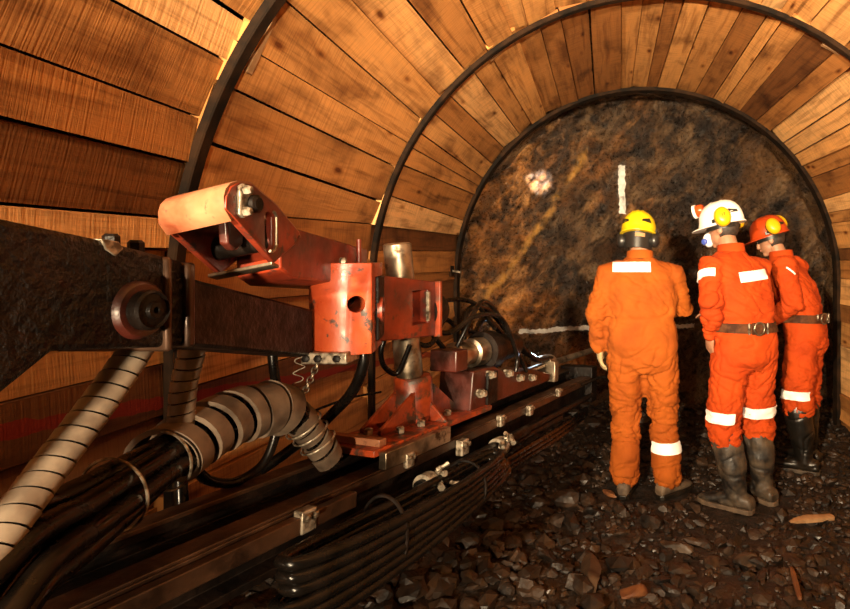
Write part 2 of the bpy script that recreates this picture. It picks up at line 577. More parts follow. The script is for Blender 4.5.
def chain(bm, pts, radii, n=14, sq=None):
    """rounded tapering limb through the points"""
    pts = [V(p) for p in pts]
    rs = []
    m = len(pts)
    for i in range(m):
        t = (pts[min(i + 1, m - 1)] - pts[max(i - 1, 0)]).normalized()
        fr = frame(t, V((0, 1, 0.001)))
        r = radii[i]
        caps = [(0.0, 1.0)]
        if i == 0: caps = [(-0.85, 0.5), (-0.5, 0.86), (0.0, 1.0)]
        if i == m - 1: caps = [(0.0, 1.0), (0.5, 0.86), (0.85, 0.5)]
        for h, k in caps:
            rs.append([pts[i] + fr @ V((r * k * math.cos(2 * PI * j / n), r * k * math.sin(2 * PI * j / n), r * h)) for j in range(n)])
    rings(bm, rs)

# ================================================================== THE SETTING
CX, CZ, RI = 0.35, 1.305, 1.66
RW = 1.69
L1 = CZ + 0.25
LARC = PI * RW
STOT = 2 * L1 + LARC
def section(s, r):
    """point of the tunnel outline at path length s, at arch radius r"""
    if s < L1:
        return CX - r, -0.25 + s
    if s > L1 + LARC:
        return CX + r, CZ - (s - L1 - LARC)
    a = (s - L1) / RW
    return CX - r * math.cos(a), CZ + r * math.sin(a)

RIBS = [1.73, 3.19, 5.0]
def build_lagging():
    rnd = random.Random(11)
    acc = {k: dict(v=[], f=[], uv=[], tone=[]) for k in ('wall_left', 'ceiling', 'wall_right')}
    bays = [(-1.5, 0.18), (0.16, 1.745), (1.715, 3.205), (3.175, 5.03)]
    for bi, (y0, y1) in enumerate(bays):
        s = rnd.uniform(0, 0.1)
        edge = (0.0, 0.0)
        sA = sB = 0.0
        while sA < STOT - 0.02:
            wd = rnd.choice([0.11, 0.13, 0.14, 0.15, 0.17, 0.20]) * rnd.uniform(0.92, 1.08)
            nA = min(sA + wd + rnd.uniform(-0.02, 0.02), STOT)
            nB = min(sA + wd + rnd.uniform(-0.035, 0.035), STOT)
            if nB < sB + 0.06: nB = sB + 0.09
            mid = (sA + nA) / 2
            key = 'wall_left' if mid < L1 + 0.75 else ('wall_right' if mid > L1 + LARC - 0.75 else 'ceiling')
            A = acc[key]
            gap = rnd.choice([0.001, 0.002, 0.003, 0.006])
            lift = rnd.choice([0, 0, 0.006, 0.012, 0.02, 0.03])
            tilt = rnd.uniform(-0.012, 0.012)
            th = 0.035
            e0, e1 = y0 + rnd.uniform(-0.0, 0.03), y1 - rnd.uniform(-0.01, 0.02)
            tone = min(max(rnd.gauss(0.5, 0.30), 0.0), 1.0)
            ns = 5
            base = len(A['v'])
            du, dv = rnd.uniform(0, 40), rnd.uniform(0, 40)
            bow = rnd.uniform(-0.008, 0.008)
            for k in range(ns + 1):
                f = k / ns
                y = e0 + (e1 - e0) * f
                a_ = sA + (sB - sA) * f + gap
                b_ = nA + (nB - nA) * f - gap
                bw = bow * math.sin(PI * f)
                for (ss, rr) in ((a_, RW + lift + tilt + bw), (b_, RW + lift - tilt + bw), (b_, RW + lift - tilt + th + bw), (a_, RW + lift + tilt + th + bw)):
                    x, z = section(ss, rr)
                    A['v'].append((x, y, z))
            def fc(q, uvs):
                A['f'].append(tuple(base + i for i in q))
                A['uv'] += uvs
                A['tone'].append(tone)
            for k in range(ns):
                o_ = k * 4
                u0, u1 = du + (e1 - e0) * k / ns, du + (e1 - e0) * (k + 1) / ns
                for (i, j) in ((0, 1), (1, 2), (2, 3), (3, 0)):
                    va, vb = (dv, dv + wd) if (i, j) != (3, 0) else (dv + 0.04, dv)
                    fc((o_ + i, o_ + j, o_ + 4 + j, o_ + 4 + i), [(u0, va), (u0, vb), (u1, vb), (u1, va)])
            fc((0, 3, 2, 1), [(du, dv)] * 4)
            e = ns * 4
            fc((e, e + 1, e + 2, e + 3), [(du, dv), (du, dv + wd), (du + 0.03, dv + wd), (du + 0.03, dv)])
            sA, sB = nA, nB
    for key, A in acc.items():
        me = bpy.data.meshes.new(key)
        me.from_pydata(A['v'], [], A['f'])
        uvl = me.uv_layers.new(name='UVMap')
        uvl.data.foreach_set('uv', np.array(A['uv'], dtype=np.float32).ravel())
        at_ = me.attributes.new('tone', 'FLOAT', 'FACE')
        at_.data.foreach_set('value', np.array(A['tone'], dtype=np.float32))
        o = finish(key, me, M['wood'], None, 0, True)
        tag(o, None, None, None, 'structure')
build_lagging()

def arch_rib(y, name_label, r0=RI, dep=0.026, wid=0.045):
    """flat steel section bent into an arch with straight legs"""
    bm = NB()
    e = 0.004
    prof = [(-wid / 2 + e, 0), (wid / 2 - e, 0), (wid / 2, e), (wid / 2, dep), (-wid / 2, dep), (-wid / 2, e)]
    st = [(-1, -0.22), (-1, 0.4), (-1, 0.9)] + [(0, a) for a in np.linspace(0, PI, 73)] + [(1, 0.9), (1, 0.4), (1, -0.22)]
    rs = []
    for k, q in st:
        ring = []
        for (a, h) in prof:
            r = r0 + h
            if k < 0: x, z = CX - r, q
            elif k > 0: x, z = CX + r, q
            else: x, z = CX - r * math.cos(q), CZ + r * math.sin(q)
            ring.append(V((x, y + a, z)))
        rs.append(ring)
    rings(bm, rs)
    root = obj('steel_arch', bm, M['rib'], None, 35)
    tag(root, name_label, 'arch', 'steel arches holding up the timber lining')
    return root
ARCH = [arch_rib(RIBS[0], 'curved steel arch nearest the camera, rising behind the black boom on the left'),
        arch_rib(RIBS[1], 'curved steel arch in the middle, sweeping overhead between two bays of planks'),
        arch_rib(RIBS[2], 'dark steel arch farthest back, framing the opening onto the rock face', dep=0.03, wid=0.10)]
# bolted joint plates on the arches
def joint(root, y, a, name='joint_plate'):
    bm = NB()
    c = V((CX - (RI + 0.02) * math.cos(a), y, CZ + (RI + 0.02) * math.sin(a)))
    rad = V((-math.cos(a), 0, math.sin(a)))
    fr = Matrix((V((0, 1, 0)), rad, V((0, 1, 0)).cross(rad))).transposed()
    box(bm, c, (0.085, 0.06, 0.02), fr)
    for sx in (-0.03, 0.03):
        q = c + fr @ V((sx, 0.0, 0))
        cyl(bm, q - fr.col[2] * 0.028, q + fr.col[2] * 0.028, 0.011, n=6)
    obj(name, bm, M['rib'], root, 35, bev=0.003)

# dark rock outside the lining and the blasted heading beyond the last arch
def fbm(p, oc=6, gain=0.55):
    a, s, f = 1.0, 0.0, 1.0
    for _ in range(oc):
        s += a * noise.noise(p * f)
        a *= gain
        f *= 2.03
    return s

def rock_shell():
    bm = NB()
    ys = np.linspace(-1.6, 6.3, 90)
    ss = np.linspace(0, STOT, 100)
    rows = []
    for y in ys:
        row = []
        for s in ss:
            r = 1.86
            if y > 4.95:
                r = 1.80 + 0.10 * fbm(V((s * 1.2, y * 1.5, 3.0)) * 1.3)
            x, z = section(s, r)
            row.append(bm.verts.new((x, y, z)))
        rows.append(row)
    for a, b in zip(rows, rows[1:]):
        for i in range(len(ss) - 1):
            bm.faces.new((a[i], a[i + 1], b[i + 1], b[i]))
    o = obj('wall_outer', bm, M['rock'], None, 60, True)
    tag(o, kind='structure')
rock_shell()

def rock_face():
    bm = NB()
    nx, nz = 230, 190
    xs = np.linspace(-1.62, 2.32, nx)
    zs = np.linspace(-0.2, 3.25, nz)
    rows = []
    for z in zs:
        row = []
        for x in xs:
            dx = x - CX
            dz = max(z - CZ, 0)
            q = min(math.hypot(dx, dz) / 1.86, 1.1)
            p = V((x, z, 1.7))
            d = 0.13 * fbm(p * 1.6) + 0.10 * abs(noise.noise(p * 2.7 + V((5, 1, 2))))
            vd = noise.voronoi(V((x * 3.1 + z * 1.2, z * 3.6 - x * 0.8, 0.3)))[0]
            d += 0.16 * min(vd[1] - vd[0], 0.35)
            vd = noise.voronoi(V((x * 9 + z * 2, z * 8, 4.3)))[0]
            d += 0.07 * vd[0]
            sx, sz = x * 0.67 + z * 0.74, -x * 0.74 + z * 0.67
            d += 0.07 * (1 - abs(noise.noise(V((sx * 2.2, sz * 6.5, 9.0))))) ** 2 + 0.035 * abs(noise.noise(V((sx * 6, sz * 15, 2.0))))
            y = 6.0 - d - 0.65 * max(q - 0.55, 0) ** 2 * 2.2 - 0.35 * max(0.7 - z, 0)
            row.append(bm.verts.new((x, y, z)))
        rows.append(row)
    for a, b in zip(rows, rows[1:]):
        for i in range(nx - 1):
            bm.faces.new((a[i], a[i + 1], b[i + 1], b[i]))
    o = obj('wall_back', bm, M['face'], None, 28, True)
    tag(o, kind='structure')
rock_face()

def gz(x, y):
    """height of the muddy floor"""
    z = 0.045 * fbm(V((x * 1.1, y * 1.1, 0.0)), 3) + 0.018 * noise.noise(V((x * 6, y * 6, 1)))
    for (fx, fy) in ((0.20, 3.58), (0.82, 3.43), (1.42, 4.06)):
        d = math.hypot(x - fx, y - fy)
        z *= min(max((d - 0.32) / 0.35, 0), 1)
    z += 0.16 * max(0, 1 - math.hypot(x + 0.75, y - 2.5) / 0.9) ** 1.5
    q = min(max((-0.62 - x) / 0.55, 0), 1)
    z += 0.40 * q * q * (3 - 2 * q) * min(max((4.2 - y) / 1.2, 0), 1)
    z += 0.12 * max(0, y - 5.0)
    return z
def build_floor():
    bm = NB()
    xs = np.linspace(-1.42, 2.15, 150)
    ys = np.linspace(-1.6, 6.2, 300)
    rows = []
    for y in ys:
        rows.append([bm.verts.new((x, y, gz(x, y) + 0.008 * noise.noise(V((x * 25, y * 25, 7))))) for x in xs])
    for a, b in zip(rows, rows[1:]):
        for i in range(len(xs) - 1):
            bm.faces.new((a[i], a[i + 1], b[i + 1], b[i]))
    o = obj('floor', bm, M['mud'], None, 180, True)
    tag(o, kind='structure')
build_floor()

# loose rubble: uncountable
def stone_proto(seed, sub=2, cuts=7):
    rnd = random.Random(seed)
    b = bmesh.new()
    bmesh.ops.create_icosphere(b, subdivisions=sub, radius=1)
    planes = [(V((rnd.gauss(0, 1), rnd.gauss(0, 1), rnd.gauss(0, 1))).normalized(), rnd.uniform(0.5, 0.85)) for _ in range(cuts)]
    for v in b.verts:
        for n_, d in planes:
            k = v.co.dot(n_) - d
            if k > 0: v.co -= n_ * k
        v.co *= 1 + 0.08 * noise.noise(v.co * 2 + V((seed, 0, 0)))
    b.verts.ensure_lookup_table()
    vs = np.array([v.co[:] for v in b.verts])
    fs = np.array([[v.index for v in f.verts] for f in b.faces])
    b.free()
    return vs, fs
FEET = [(0.10, 3.58), (0.33, 3.56), (0.72, 3.36), (0.95, 3.45), (1.42, 4.06)]
def build_rubble():
    rnd = random.Random(5)
    protos = [stone_proto(i, 1 if i < 8 else 2) for i in range(14)]
    Vs, Fs, n = [], [], 0
    cnt = 8500
    for i in range(cnt):
        y = 1.2 + 4.7 * rnd.random() ** 1.15
        x = rnd.uniform(-1.25, 2.05)
        if any(math.hypot(x - a, y - b) < 0.17 for a, b in FEET): continue
        q = rnd.random()
        r = 0.008 + 0.016 * rnd.random() if q < 0.72 else (0.02 + 0.025 * rnd.random() if q < 0.955 else 0.04 + 0.045 * rnd.random())
        if x > 0.3 and r > 0.045: r *= 0.75
        if x < -0.3 and y < 3.0 and rnd.random() < 0.30: r = rnd.uniform(0.03, 0.07)
        pv, pf = protos[rnd.randrange(14)] if r > 0.03 else protos[rnd.randrange(8)]
        e = Matrix.Rotation(rnd.uniform(0, 2 * PI), 3, 'Z') @ Matrix.Rotation(rnd.uniform(-0.6, 0.6), 3, 'X')
        sc = np.array([1.2 * rnd.uniform(0.7, 1.3), rnd.uniform(0.7, 1.2), rnd.uniform(0.4, 0.85)]) * r
        vv = (pv * sc) @ np.array(e).T + np.array([x, y, gz(x, y) + r * rnd.uniform(0.0, 0.35)])
        Vs.append(vv); Fs.append(pf + n); n += len(vv)
    Vs = np.concatenate(Vs); Fs = np.concatenate(Fs)
    me = bpy.data.meshes.new('rubble')
    me.from_pydata(Vs.tolist(), [], Fs.tolist())
    o = finish('rubble', me, M['rubble'], None, 0, True)
    tag(o, 'loose broken rubble strewn over the dark muddy tunnel floor', 'rubble', None, 'stuff')
build_rubble()

# ================================================================== DRILL RIG
rig = empty('drill_rig', (-0.92, 0.6, 0.0), 'red and black tunnel drilling rig reaching in from the left along the timber wall', 'drilling machine')

XB = -0.85                                 # right face of the boom
def side(px, py):                          # a point of the boom's right face
    Y = -XB * F / (VX - px)
    return V((XB, Y, CAMZ - (py - VY) * Y / F))
# --- outer boom
bm = NB()
prof = [(0.30, 1.64), (0.794, 1.548), (0.96, 1.522), (1.10, 1.494), (1.135, 1.486), (1.156, 1.470), (1.156, 1.330), (1.14, 1.314), (0.90, 1.345), (0.873, 1.348), (0.70, 1.238), (0.30, 1.02)]
prism(bm, [(XB, y, z) for y, z in prof], (-0.20, 0, 0))
boom = obj('boom', bm, M['boom'], rig, 35, bev=0.010)
# end collar
bm = NB()
for y0, wd, o_ in ((1.085, 0.014, 0.010), (1.135, 0.022, 0.012)):
    ring = [(XB + o_, y0, 1.495 - (y0 - 1.08) * 0.22), (XB + o_, y0, 1.312), (XB - 0.20 - o_, y0, 1.312), (XB - 0.20 - o_, y0, 1.495 - (y0 - 1.08) * 0.22)]
    prism(bm, ring, (0, wd, 0))
obj('end_collar', bm, M['rail'], boom, 35, bev=0.006)
# pivot pin with a worn rim and stepped cap
pc = side(137, 310)
bm = NB()
lathe(bm, pc + V((-0.01, 0, 0)), (1, -0.1, 0), [(0, 0.054), (0.020, 0.052), (0.026, 0.047), (0.026, 0.036)], 36)
pin = obj('pivot_flange', bm, M['darkred'], boom, 35)
bm = NB()
lathe(bm, pc + V((0.010, -0.002, 0)), (1, -0.1, 0), [(0, 0.036), (0.022, 0.036), (0.026, 0.032), (0.022, 0.029), (0.024, 0.016), (0.030, 0.014), (0.030, 0.006), (0.020, 0.005)], 36)
obj('pivot_cap', bm, M['black'], boom, 35)
# bolts and a pale bracket on the boom's top edge
for px, py in ((128, 241), (152, 247)):
    p = side(px, py)
    bm = NB()
    lathe(bm, p + V((-0.03, 0, -0.012)), (0, 0, 1), [(0, 0.013), (0.02, 0.013), (0.025, 0.009)], 6)
    obj('bolt', bm, M['black'], boom, 30)
p = side(112, 246)
bm = NB()
prism(bm, [p + V((0.002, -0.022, 0.012)), p + V((0.002, 0.012, 0.008)), p + V((0.002, 0.022, -0.004)), p + V((0.002, 0.006, -0.018)), p + V((0.002, -0.014, -0.006))], (-0.05, 0, 0))
obj('bare_metal_lug', bm, M['clamp'], boom, 35, bev=0.002)
# --- inner boom tube
bm = NB()
a0, a1 = side(188, 277), side(188, 346)
b0, b1 = V((XB - 0.02, 1.68, 1.340)), V((XB - 0.02, 1.68, 1.20))
rs = []
for (p, q, wd) in ((a0, a1, 0.13), (b0, b1, 0.11)):
    rs.append([p, q, q + V((-wd, 0, 0)), p + V((-wd, 0, 0))])
rings(bm, rs)
tubeo = obj('boom_extension', bm, M['black'], rig, 35, bev=0.008)
# grease rim around the extension mouth
# --- tilt link (the hooded red arm above the boom)
link_o = None
XR, SL = -0.745, -0.0966
LD = V((-1.0, 0.25, -0.17))
def lk(Y, z, off=0.0):                     # a point on the link's right plate, off metres to the left
    return V((XR + SL * (Y - 1.13), Y, z)) + LD * off
W = 0.165
plate = [(1.104, 1.588), (1.106, 1.612), (1.122, 1.634), (1.15, 1.646), (1.20, 1.650), (1.31, 1.615), (1.43, 1.556), (1.405, 1.526), (1.30, 1.482)]
bm = NB()
prism(bm, [lk(y, z) for y, z in plate], LD * 0.016)
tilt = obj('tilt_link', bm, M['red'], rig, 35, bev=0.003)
boolean_cut(tilt, [])
# slot in the side plate
bmc = NB()
slot = []
sc = lk(1.272, 1.553)
for k in range(20):
    a = 2 * PI * k / 20
    slot.append(sc + V((0.03, 0.016 * math.cos(a), 0.016 * math.sin(a) + (0.027 if math.sin(a) > 0 else -0.027))))
prism(bmc, slot, (-0.08, 0, 0))
tm = tilt.modifiers.clear()
boolean_cut(tilt, [bmc])
bv = tilt.modifiers.new('bevel', 'BEVEL'); bv.width = 0.003; bv.segments = 2; bv.limit_method = 'ANGLE'; bv.angle_limit = R(40)
# slot lip
bm = NB()
Psl = [sc + V((0.006, 0.019 * math.cos(a), 0.019 * math.sin(a) + (0.027 if math.sin(a) > 0 else -0.027))) for a in np.linspace(-0.6 * PI, 0.35 * PI, 16)]
tube(bm, Psl, 0.0035, 6, 2)
obj('slot_lip', bm, M['steel'], tilt, 60)
bm = NB()
prism(bm, [lk(y, z, W - 0.016) for y, z in plate], LD * 0.016)
obj('side_plate', bm, M['red'], tilt, 35, bev=0.003)
# wrapped hood: a bent plate from the nose over the top
outer = [(1.128, 1.566), (1.104, 1.588), (1.1015, 1.612), (1.108, 1.628), (1.124, 1.641), (1.15, 1.650), (1.20, 1.654), (1.255, 1.637), (1.31, 1.619), (1.43, 1.560)]
inner = [(y + 0.012, z - 0.014) for y, z in outer]
inner[0] = (1.136, 1.574); inner[1] = (1.117, 1.592); inner[2] = (1.1135, 1.610)
bm = NB()
prism(bm, [lk(y, z, 0.003) for y, z in outer] + [lk(y, z, 0.003) for y, z in reversed(inner)], LD * (W - 0.006))
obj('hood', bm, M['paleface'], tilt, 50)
# lower flange bar
bm = NB()
prism(bm, [lk(1.275, 1.484, -0.006), lk(1.31, 1.476, -0.006), lk(1.31, 1.468, -0.006), lk(1.275, 1.476, -0.006)], LD * (W + 0.01))
obj('lower_flange', bm, M['steel'], tilt, 35, bev=0.002)
# lug and cross pin inside the hood
bm = NB()
c = lk(1.21, 1.565, 0.075)
prism(bm, [c + V((0, -0.03, 0.05)), c + V((0, 0.04, 0.05)), c + V((0, 0.03, -0.03)), c + V((0, 0.005, -0.045)), c + V((0, -0.02, -0.03))], (0.02, 0, 0))
obj('inner_lug', bm, M['darkred'], tilt, 35, bev=0.004)
bm = NB()
cyl(bm, lk(1.29, 1.54, 0.01), lk(1.29, 1.54, W - 0.01), 0.028, n=24)
obj('cross_pin', bm, M['black'], tilt, 35)
# triangular keeper plate with two bolts
c = lk(1.165, 1.607)
bm = NB()
prism(bm, [c + V((0, y, z)) for y, z in ((-0.022, 0.030), (-0.006, 0.038), (0.040, 0.002), (0.036, -0.016), (-0.010, -0.034), (-0.024, -0.028))], (0.010, 0, 0))
kp = obj('keeper_plate', bm, M['clamp'], tilt, 35, bev=0.003)
for dy, dz, r_ in ((-0.008, 0.024, 0.010), (-0.010, -0.020, 0.010), (0.018, -0.002, 0.019)):
    bm = NB()
    lathe(bm, c + V((0.008, dy, dz)), (1, 0, 0), [(0, r_), (0.012, r_), (0.016, r_ * 0.7)], 6 if r_ < 0.015 else 24)
    obj('bolt', bm, M['clamp'] if r_ < 0.015 else M['black'], kp, 30)
# arm behind the hood
bm = NB()
armp = [(1.36, 1.590), (1.42, 1.574), (2.0, 1.528), (2.0, 1.40), (1.42, 1.445), (1.36, 1.470)]
prism(bm, [lk(y, z, 0.018) for y, z in armp], LD * (W - 0.036))
arm = obj('link_arm', bm, M['red'], rig, 35, bev=0.006)
bm = NB()
p = at(359, 262, 1.88)
cyl(bm, p + V((0, 0, -0.03)), p + V((0, 0, 0.075)), 0.008, n=12)
obj('guide_pin', bm, M['red'], arm, 40)
# --- swivel block (big red half-round knuckle)
bm = NB()
c = V((-0.808, 1.79, 0))
plan = []
for a in np.linspace(R(185), R(296), 22):
    plan.append((c.x + 0.118 * math.cos(a), c.y + 0.118 * math.sin(a)))
plan += [(-0.712, 1.715), (-0.716, 1.745), (-0.765, 1.93), (-0.90, 1.93)]
z0, z1 = 1.204, 1.478
prism(bm, [(x, y, z1) for x, y in plan], (0, 0, z0 - z1))
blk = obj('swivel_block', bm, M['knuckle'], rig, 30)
hc = at(356, 304, 1.70)
hd = V((0.52, -0.85, 0)).normalized()
bmc = NB()
cyl(bmc, hc - hd * 0.25, hc + hd * 0.2, 0.025, n=32)
boolean_cut(blk, [bmc])
bv = blk.modifiers.new('bevel', 'BEVEL'); bv.width = 0.004; bv.segments = 2; bv.limit_method = 'ANGLE'; bv.angle_limit = R(40)
bm = NB()
# chamfered dark side plate with a second bore
box(bm, V((-0.735, 1.835, 1.335)), (0.012, 0.14, 0.20), Matrix.Rotation(R(15), 3, 'Z'))
obj('bearing_plate', bm, M['black'], blk, 35, bev=0.003)
bm = NB()
ring_lathe(bm, (-0.724, 1.80, 1.33), (1, 0.26, 0), [(0, 0.040), (0.014, 0.040), (0.014, 0.026), (0, 0.026)], 28)
obj('bearing_ring', bm, M['red'], blk, 35)
for px in (331, 343):
    p = at(px, 262, 1.74 if px == 331 else 1.72)
    bm = NB()
    lathe(bm, V((p.x, p.y, z1 - 0.004)), (0, 0, 1), [(0, 0.020 if px == 331 else 0.011), (0.014, 0.020 if px == 331 else 0.011), (0.020, 0.008)], 6)
    obj('bolt', bm, M['clamp'], blk, 30)
# grey bracket under the block
bm = NB()
p = at(331, 356, 1.70)
box(bm, p, (0.135, 0.09, 0.034))
brk = obj('hose_bracket', bm, M['clamp'], rig, 35, bev=0.004)
for dx in (-0.05, -0.015, 0.04):
    bm = NB()
    lathe(bm, p + V((dx, -0.044, 0)), (0, -1, 0), [(0, 0.011), (0.010, 0.011), (0.012, 0.006)], 6)
    obj('bolt', bm, M['black'], brk, 30)
# --- clevis box between the knuckle and the column
A = V((-0.752, 1.88, 0)); B = V((-0.664, 2.20, 0))
d = (B - A).normalized(); nl = V((-d.y, d.x, 0))
bm = NB()
quad = [A + V((0, 0, 1.436)), B + V((0, 0, 1.402)), B + V((0, 0, 1.192)), A + V((0, 0, 1.216))]
prism(bm, quad, nl * 0.26)
clev = obj('clevis', bm, M['red'], rig, 35)
bmc = NB()
C0 = A + d * 0.205 + V((0, 0, 1.312))
box(bmc, C0 + d * 0.025 + nl * 0.1, (0.095, 0.5, 0.125), Matrix((d, nl, V((0, 0, 1)))).transposed())
boolean_cut(clev, [bmc])
bv = clev.modifiers.new('bevel', 'BEVEL'); bv.width = 0.004; bv.segments = 2; bv.limit_method = 'ANGLE'; bv.angle_limit = R(40)
bm = NB()
fr = Matrix((d, nl, V((0, 0, 1)))).transposed()
box(bm, B + V((0, 0, 1.297)) - nl * 0.006 + d * 0.004, (0.016, 0.03, 0.215), fr)
obj('bright_edge', bm, M['orange'], clev, 35, bev=0.002)
bm = NB()
box(bm, C0 + d * 0.062 - nl * 0.008, (0.010, 0.012, 0.11), fr)
obj('window_lip', bm, M['clamp'], clev, 35)
bm = NB()
pb = B + d * 0.02 + nl * 0.06 + V((0, 0, 1.285))
lathe(bm, pb - d * 0.03, d, [(0, 0.07), (0.07, 0.074), (0.10, 0.066), (0.105, 0.03)], 32)
obj('pivot_boss', bm, M['black'], clev, 40)
# --- steel column
ct, cb = at(397, 243, 2.24), at(414, 425, 2.30)
bm = NB()
dcol = (cb - ct).normalized()
lathe(bm, ct, dcol, [(0, 0.045), (0.006, 0.053), (0.16, 0.053), ((cb - ct).length, 0.053)], 32)
colm = obj('feed_column', bm, M['steel'], rig, 40)
bm = NB()
p0 = at(413, 375, 2.285); p1 = cb
lathe(bm, p0, (p1 - p0), [(0, 0.066), (0.012, 0.074), ((p1 - p0).length, 0.078)], 32)
sock = obj('column_socket', bm, M['orange'], rig, 40)
# --- feed beam
E = V((0.69, 2.1, -0.10)).normalized()
Nn = E.cross(V((0, 0, 1))).normalized()
U = Nn.cross(E).normalized()
B0 = V((-0.975, 1.75, 0.836))
FB = Matrix((E, Nn, U)).transposed()
def fb(l, n=0.0, h=0.0):
    return B0 + E * l + Nn * n + U * h
def bar(bm, l0, l1, n0, n1, h0, h1):
    box(bm, fb((l0 + l1) / 2, (n0 + n1) / 2, (h0 + h1) / 2), (l1 - l0, n1 - n0, h1 - h0), FB)
bm = NB()
prof = [(-0.02, 0.0), (0.035, 0.0), (0.035, -0.022), (0.012, -0.03), (0.012, -0.055), (0.12, -0.065), (0.12, -0.04), (0.185, -0.04), (0.185, -0.066), (0.15, -0.075), (0.15, -0.15),
        (0.19, -0.16), (0.19, -0.18), (-0.02, -0.18), (-0.02, -0.155), (0.0, -0.15), (0.0, -0.03), (-0.02, -0.022)]
rings(bm, [[fb(l, n, h) for n, h in prof] for l in (-0.78, 2.28)])
beam = obj('feed_beam', bm, M['black'], rig, 35, bev=0.002)
for (n0, n1, h0, h1) in ((-0.024, 0.040, 0.0, 0.012), (0.118, 0.190, -0.04, -0.028), (0.186, 0.198, -0.068, -0.034)):
    bm = NB(); bar(bm, -0.78, 2.27, n0, n1, h0, h1)
    obj('slide_rail', bm, M['rail'], beam, 35, bev=0.002)
# outer guard rail (brown bar lower on the near side)
bm = NB(); bar(bm, -0.80, 0.02, 0.205, 0.235, -0.085, -0.040)
obj('guard_bar', bm, M['rail'], beam, 35, bev=0.003)
bm = NB(); bar(bm, 2.20, 2.30, -0.03, 0.20, -0.20, 0.03)
obj('end_plate', bm, M['black'], beam, 35, bev=0.004)
# feed cylinder and rod on the near side
bm = NB()
cyl(bm, fb(0.32, 0.235, -0.13), fb(1.15, 0.235, -0.13), 0.026, n=20)
cyl(bm, fb(1.15, 0.235, -0.13), fb(2.1, 0.235, -0.13), 0.014, n=16)
obj('feed_cylinder', bm, M['black'], beam, 40)
bm = NB()
cyl(bm, fb(-0.1, 0.225, -0.155), fb(1.6, 0.225, -0.165), 0.018, n=16)
obj('feed_pipe', bm, M['black'], beam, 40)
# clamps along the near side
def clamp_at(l, n, h, s=1.0):
    bm = NB()
    box(bm, fb(l, n, h), (0.045 * s, 0.03 * s, 0.055 * s), FB)
    c_ = obj('hose_clamp', bm, M['clamp'], beam, 35, bev=0.004)
    for dl in (-0.012, 0.012):
        bm = NB()
        lathe(bm, fb(l + dl * s, n + 0.014 * s, h + 0.012 * s), Nn, [(0, 0.009 * s), (0.010 * s, 0.009 * s), (0.013 * s, 0.005 * s)], 6)
        obj('bolt', bm, M['steel'], c_, 30)
for l, n, h, s in ((-0.16, 0.225, -0.055, 1.1), (0.30, 0.20, -0.03, 0.9), (0.62, 0.215, -0.07, 1.1), (0.95, 0.205, -0.04, 0.9), (1.25, 0.205, -0.055, 0.9), (1.62, 0.205, -0.03, 0.8)):
    clamp_at(l, n, h, s)
for l, n in ((0.36, 0.25), (0.86, 0.26)):
    bm = NB()
    ring_lathe(bm, fb(l - 0.025, n - 0.012, -0.13), E, [(0, 0.042), (0.045, 0.042), (0.045, 0.027), (0, 0.027)], 24)
    obj('collar', bm, M['clamp'], beam, 35)
    rf = random.Random(int(l * 100))
    for k in range(5):
        q = fb(l + rf.uniform(-0.05, 0.09), n + rf.uniform(-0.01, 0.03), -0.13 + rf.uniform(-0.045, 0.06))
        dv = (E * rf.uniform(-1, 1) + Nn * rf.uniform(0.2, 1) + U * rf.uniform(-0.8, 0.8)).normalized()
        bm = NB()
        r_ = rf.uniform(0.009, 0.015)
        lathe(bm, q, dv, [(0, r_), (0.016, r_), (0.018, r_ * 0.7), (0.034, r_ * 0.7), (0.035, r_ * 0.9), (0.046, r_ * 0.9)], 6)
        obj('fitting', bm, M['clamp'], beam, 30)
# --- cradle: plates and gussets that carry the column
bm = NB()
bar(bm, 0.16, 0.92, -0.07, 0.175, 0.012, 0.034)
crad = obj('cradle', bm, M['orange'], rig, 35, bev=0.003)
bm = NB(); bar(bm, 0.18, 0.55, 0.176, 0.206, -0.03, 0.026)
obj('cradle_lip', bm, M['steel'], crad, 35, bev=0.003)
bm = NB(); bar(bm, 0.20, 0.235, -0.06, 0.16, 0.034, 0.058)
obj('stop_bar', bm, M['paleface'], crad, 35, bev=0.002)
lc = (V((cb.x, cb.y, cb.z)) - B0).dot(E)
ncn = (cb - B0).dot(Nn)
for (dl, dn) in ((-1, 0.04), (-1, -0.04), (1, 0.04), (1, -0.04)):
    bm = NB()
    l0 = lc + dl * 0.05; l1 = lc + dl * (0.26 if dl < 0 else 0.22)
    prism(bm, [fb(l0, ncn + dn, 0.03), fb(l1, ncn + dn, 0.03), fb(l1, ncn + dn, 0.05), fb(l0, ncn + dn, 0.17)], Nn * 0.014)
    obj('gusset', bm, M['orange'], crad, 35, bev=0.002)
for dn in (1, -1):
    bm = NB()
    prism(bm, [fb(lc - 0.007, ncn + dn * 0.05, 0.03), fb(lc - 0.007, ncn + dn * 0.16, 0.03), fb(lc - 0.007, ncn + dn * 0.05, 0.13)], E * 0.014)
    obj('gusset', bm, M['orange'], crad, 35, bev=0.002)
for l, n in ((lc - 0.2, ncn + 0.09), (lc + 0.10, ncn + 0.09), (lc - 0.09, ncn + 0.10), (lc - 0.26, ncn + 0.0)):
    bm = NB()
    lathe(bm, fb(l, n, 0.034), U, [(0, 0.016), (0.018, 0.016), (0.022, 0.010)], 6)
    obj('bolt', bm, M['clamp'], crad, 30)
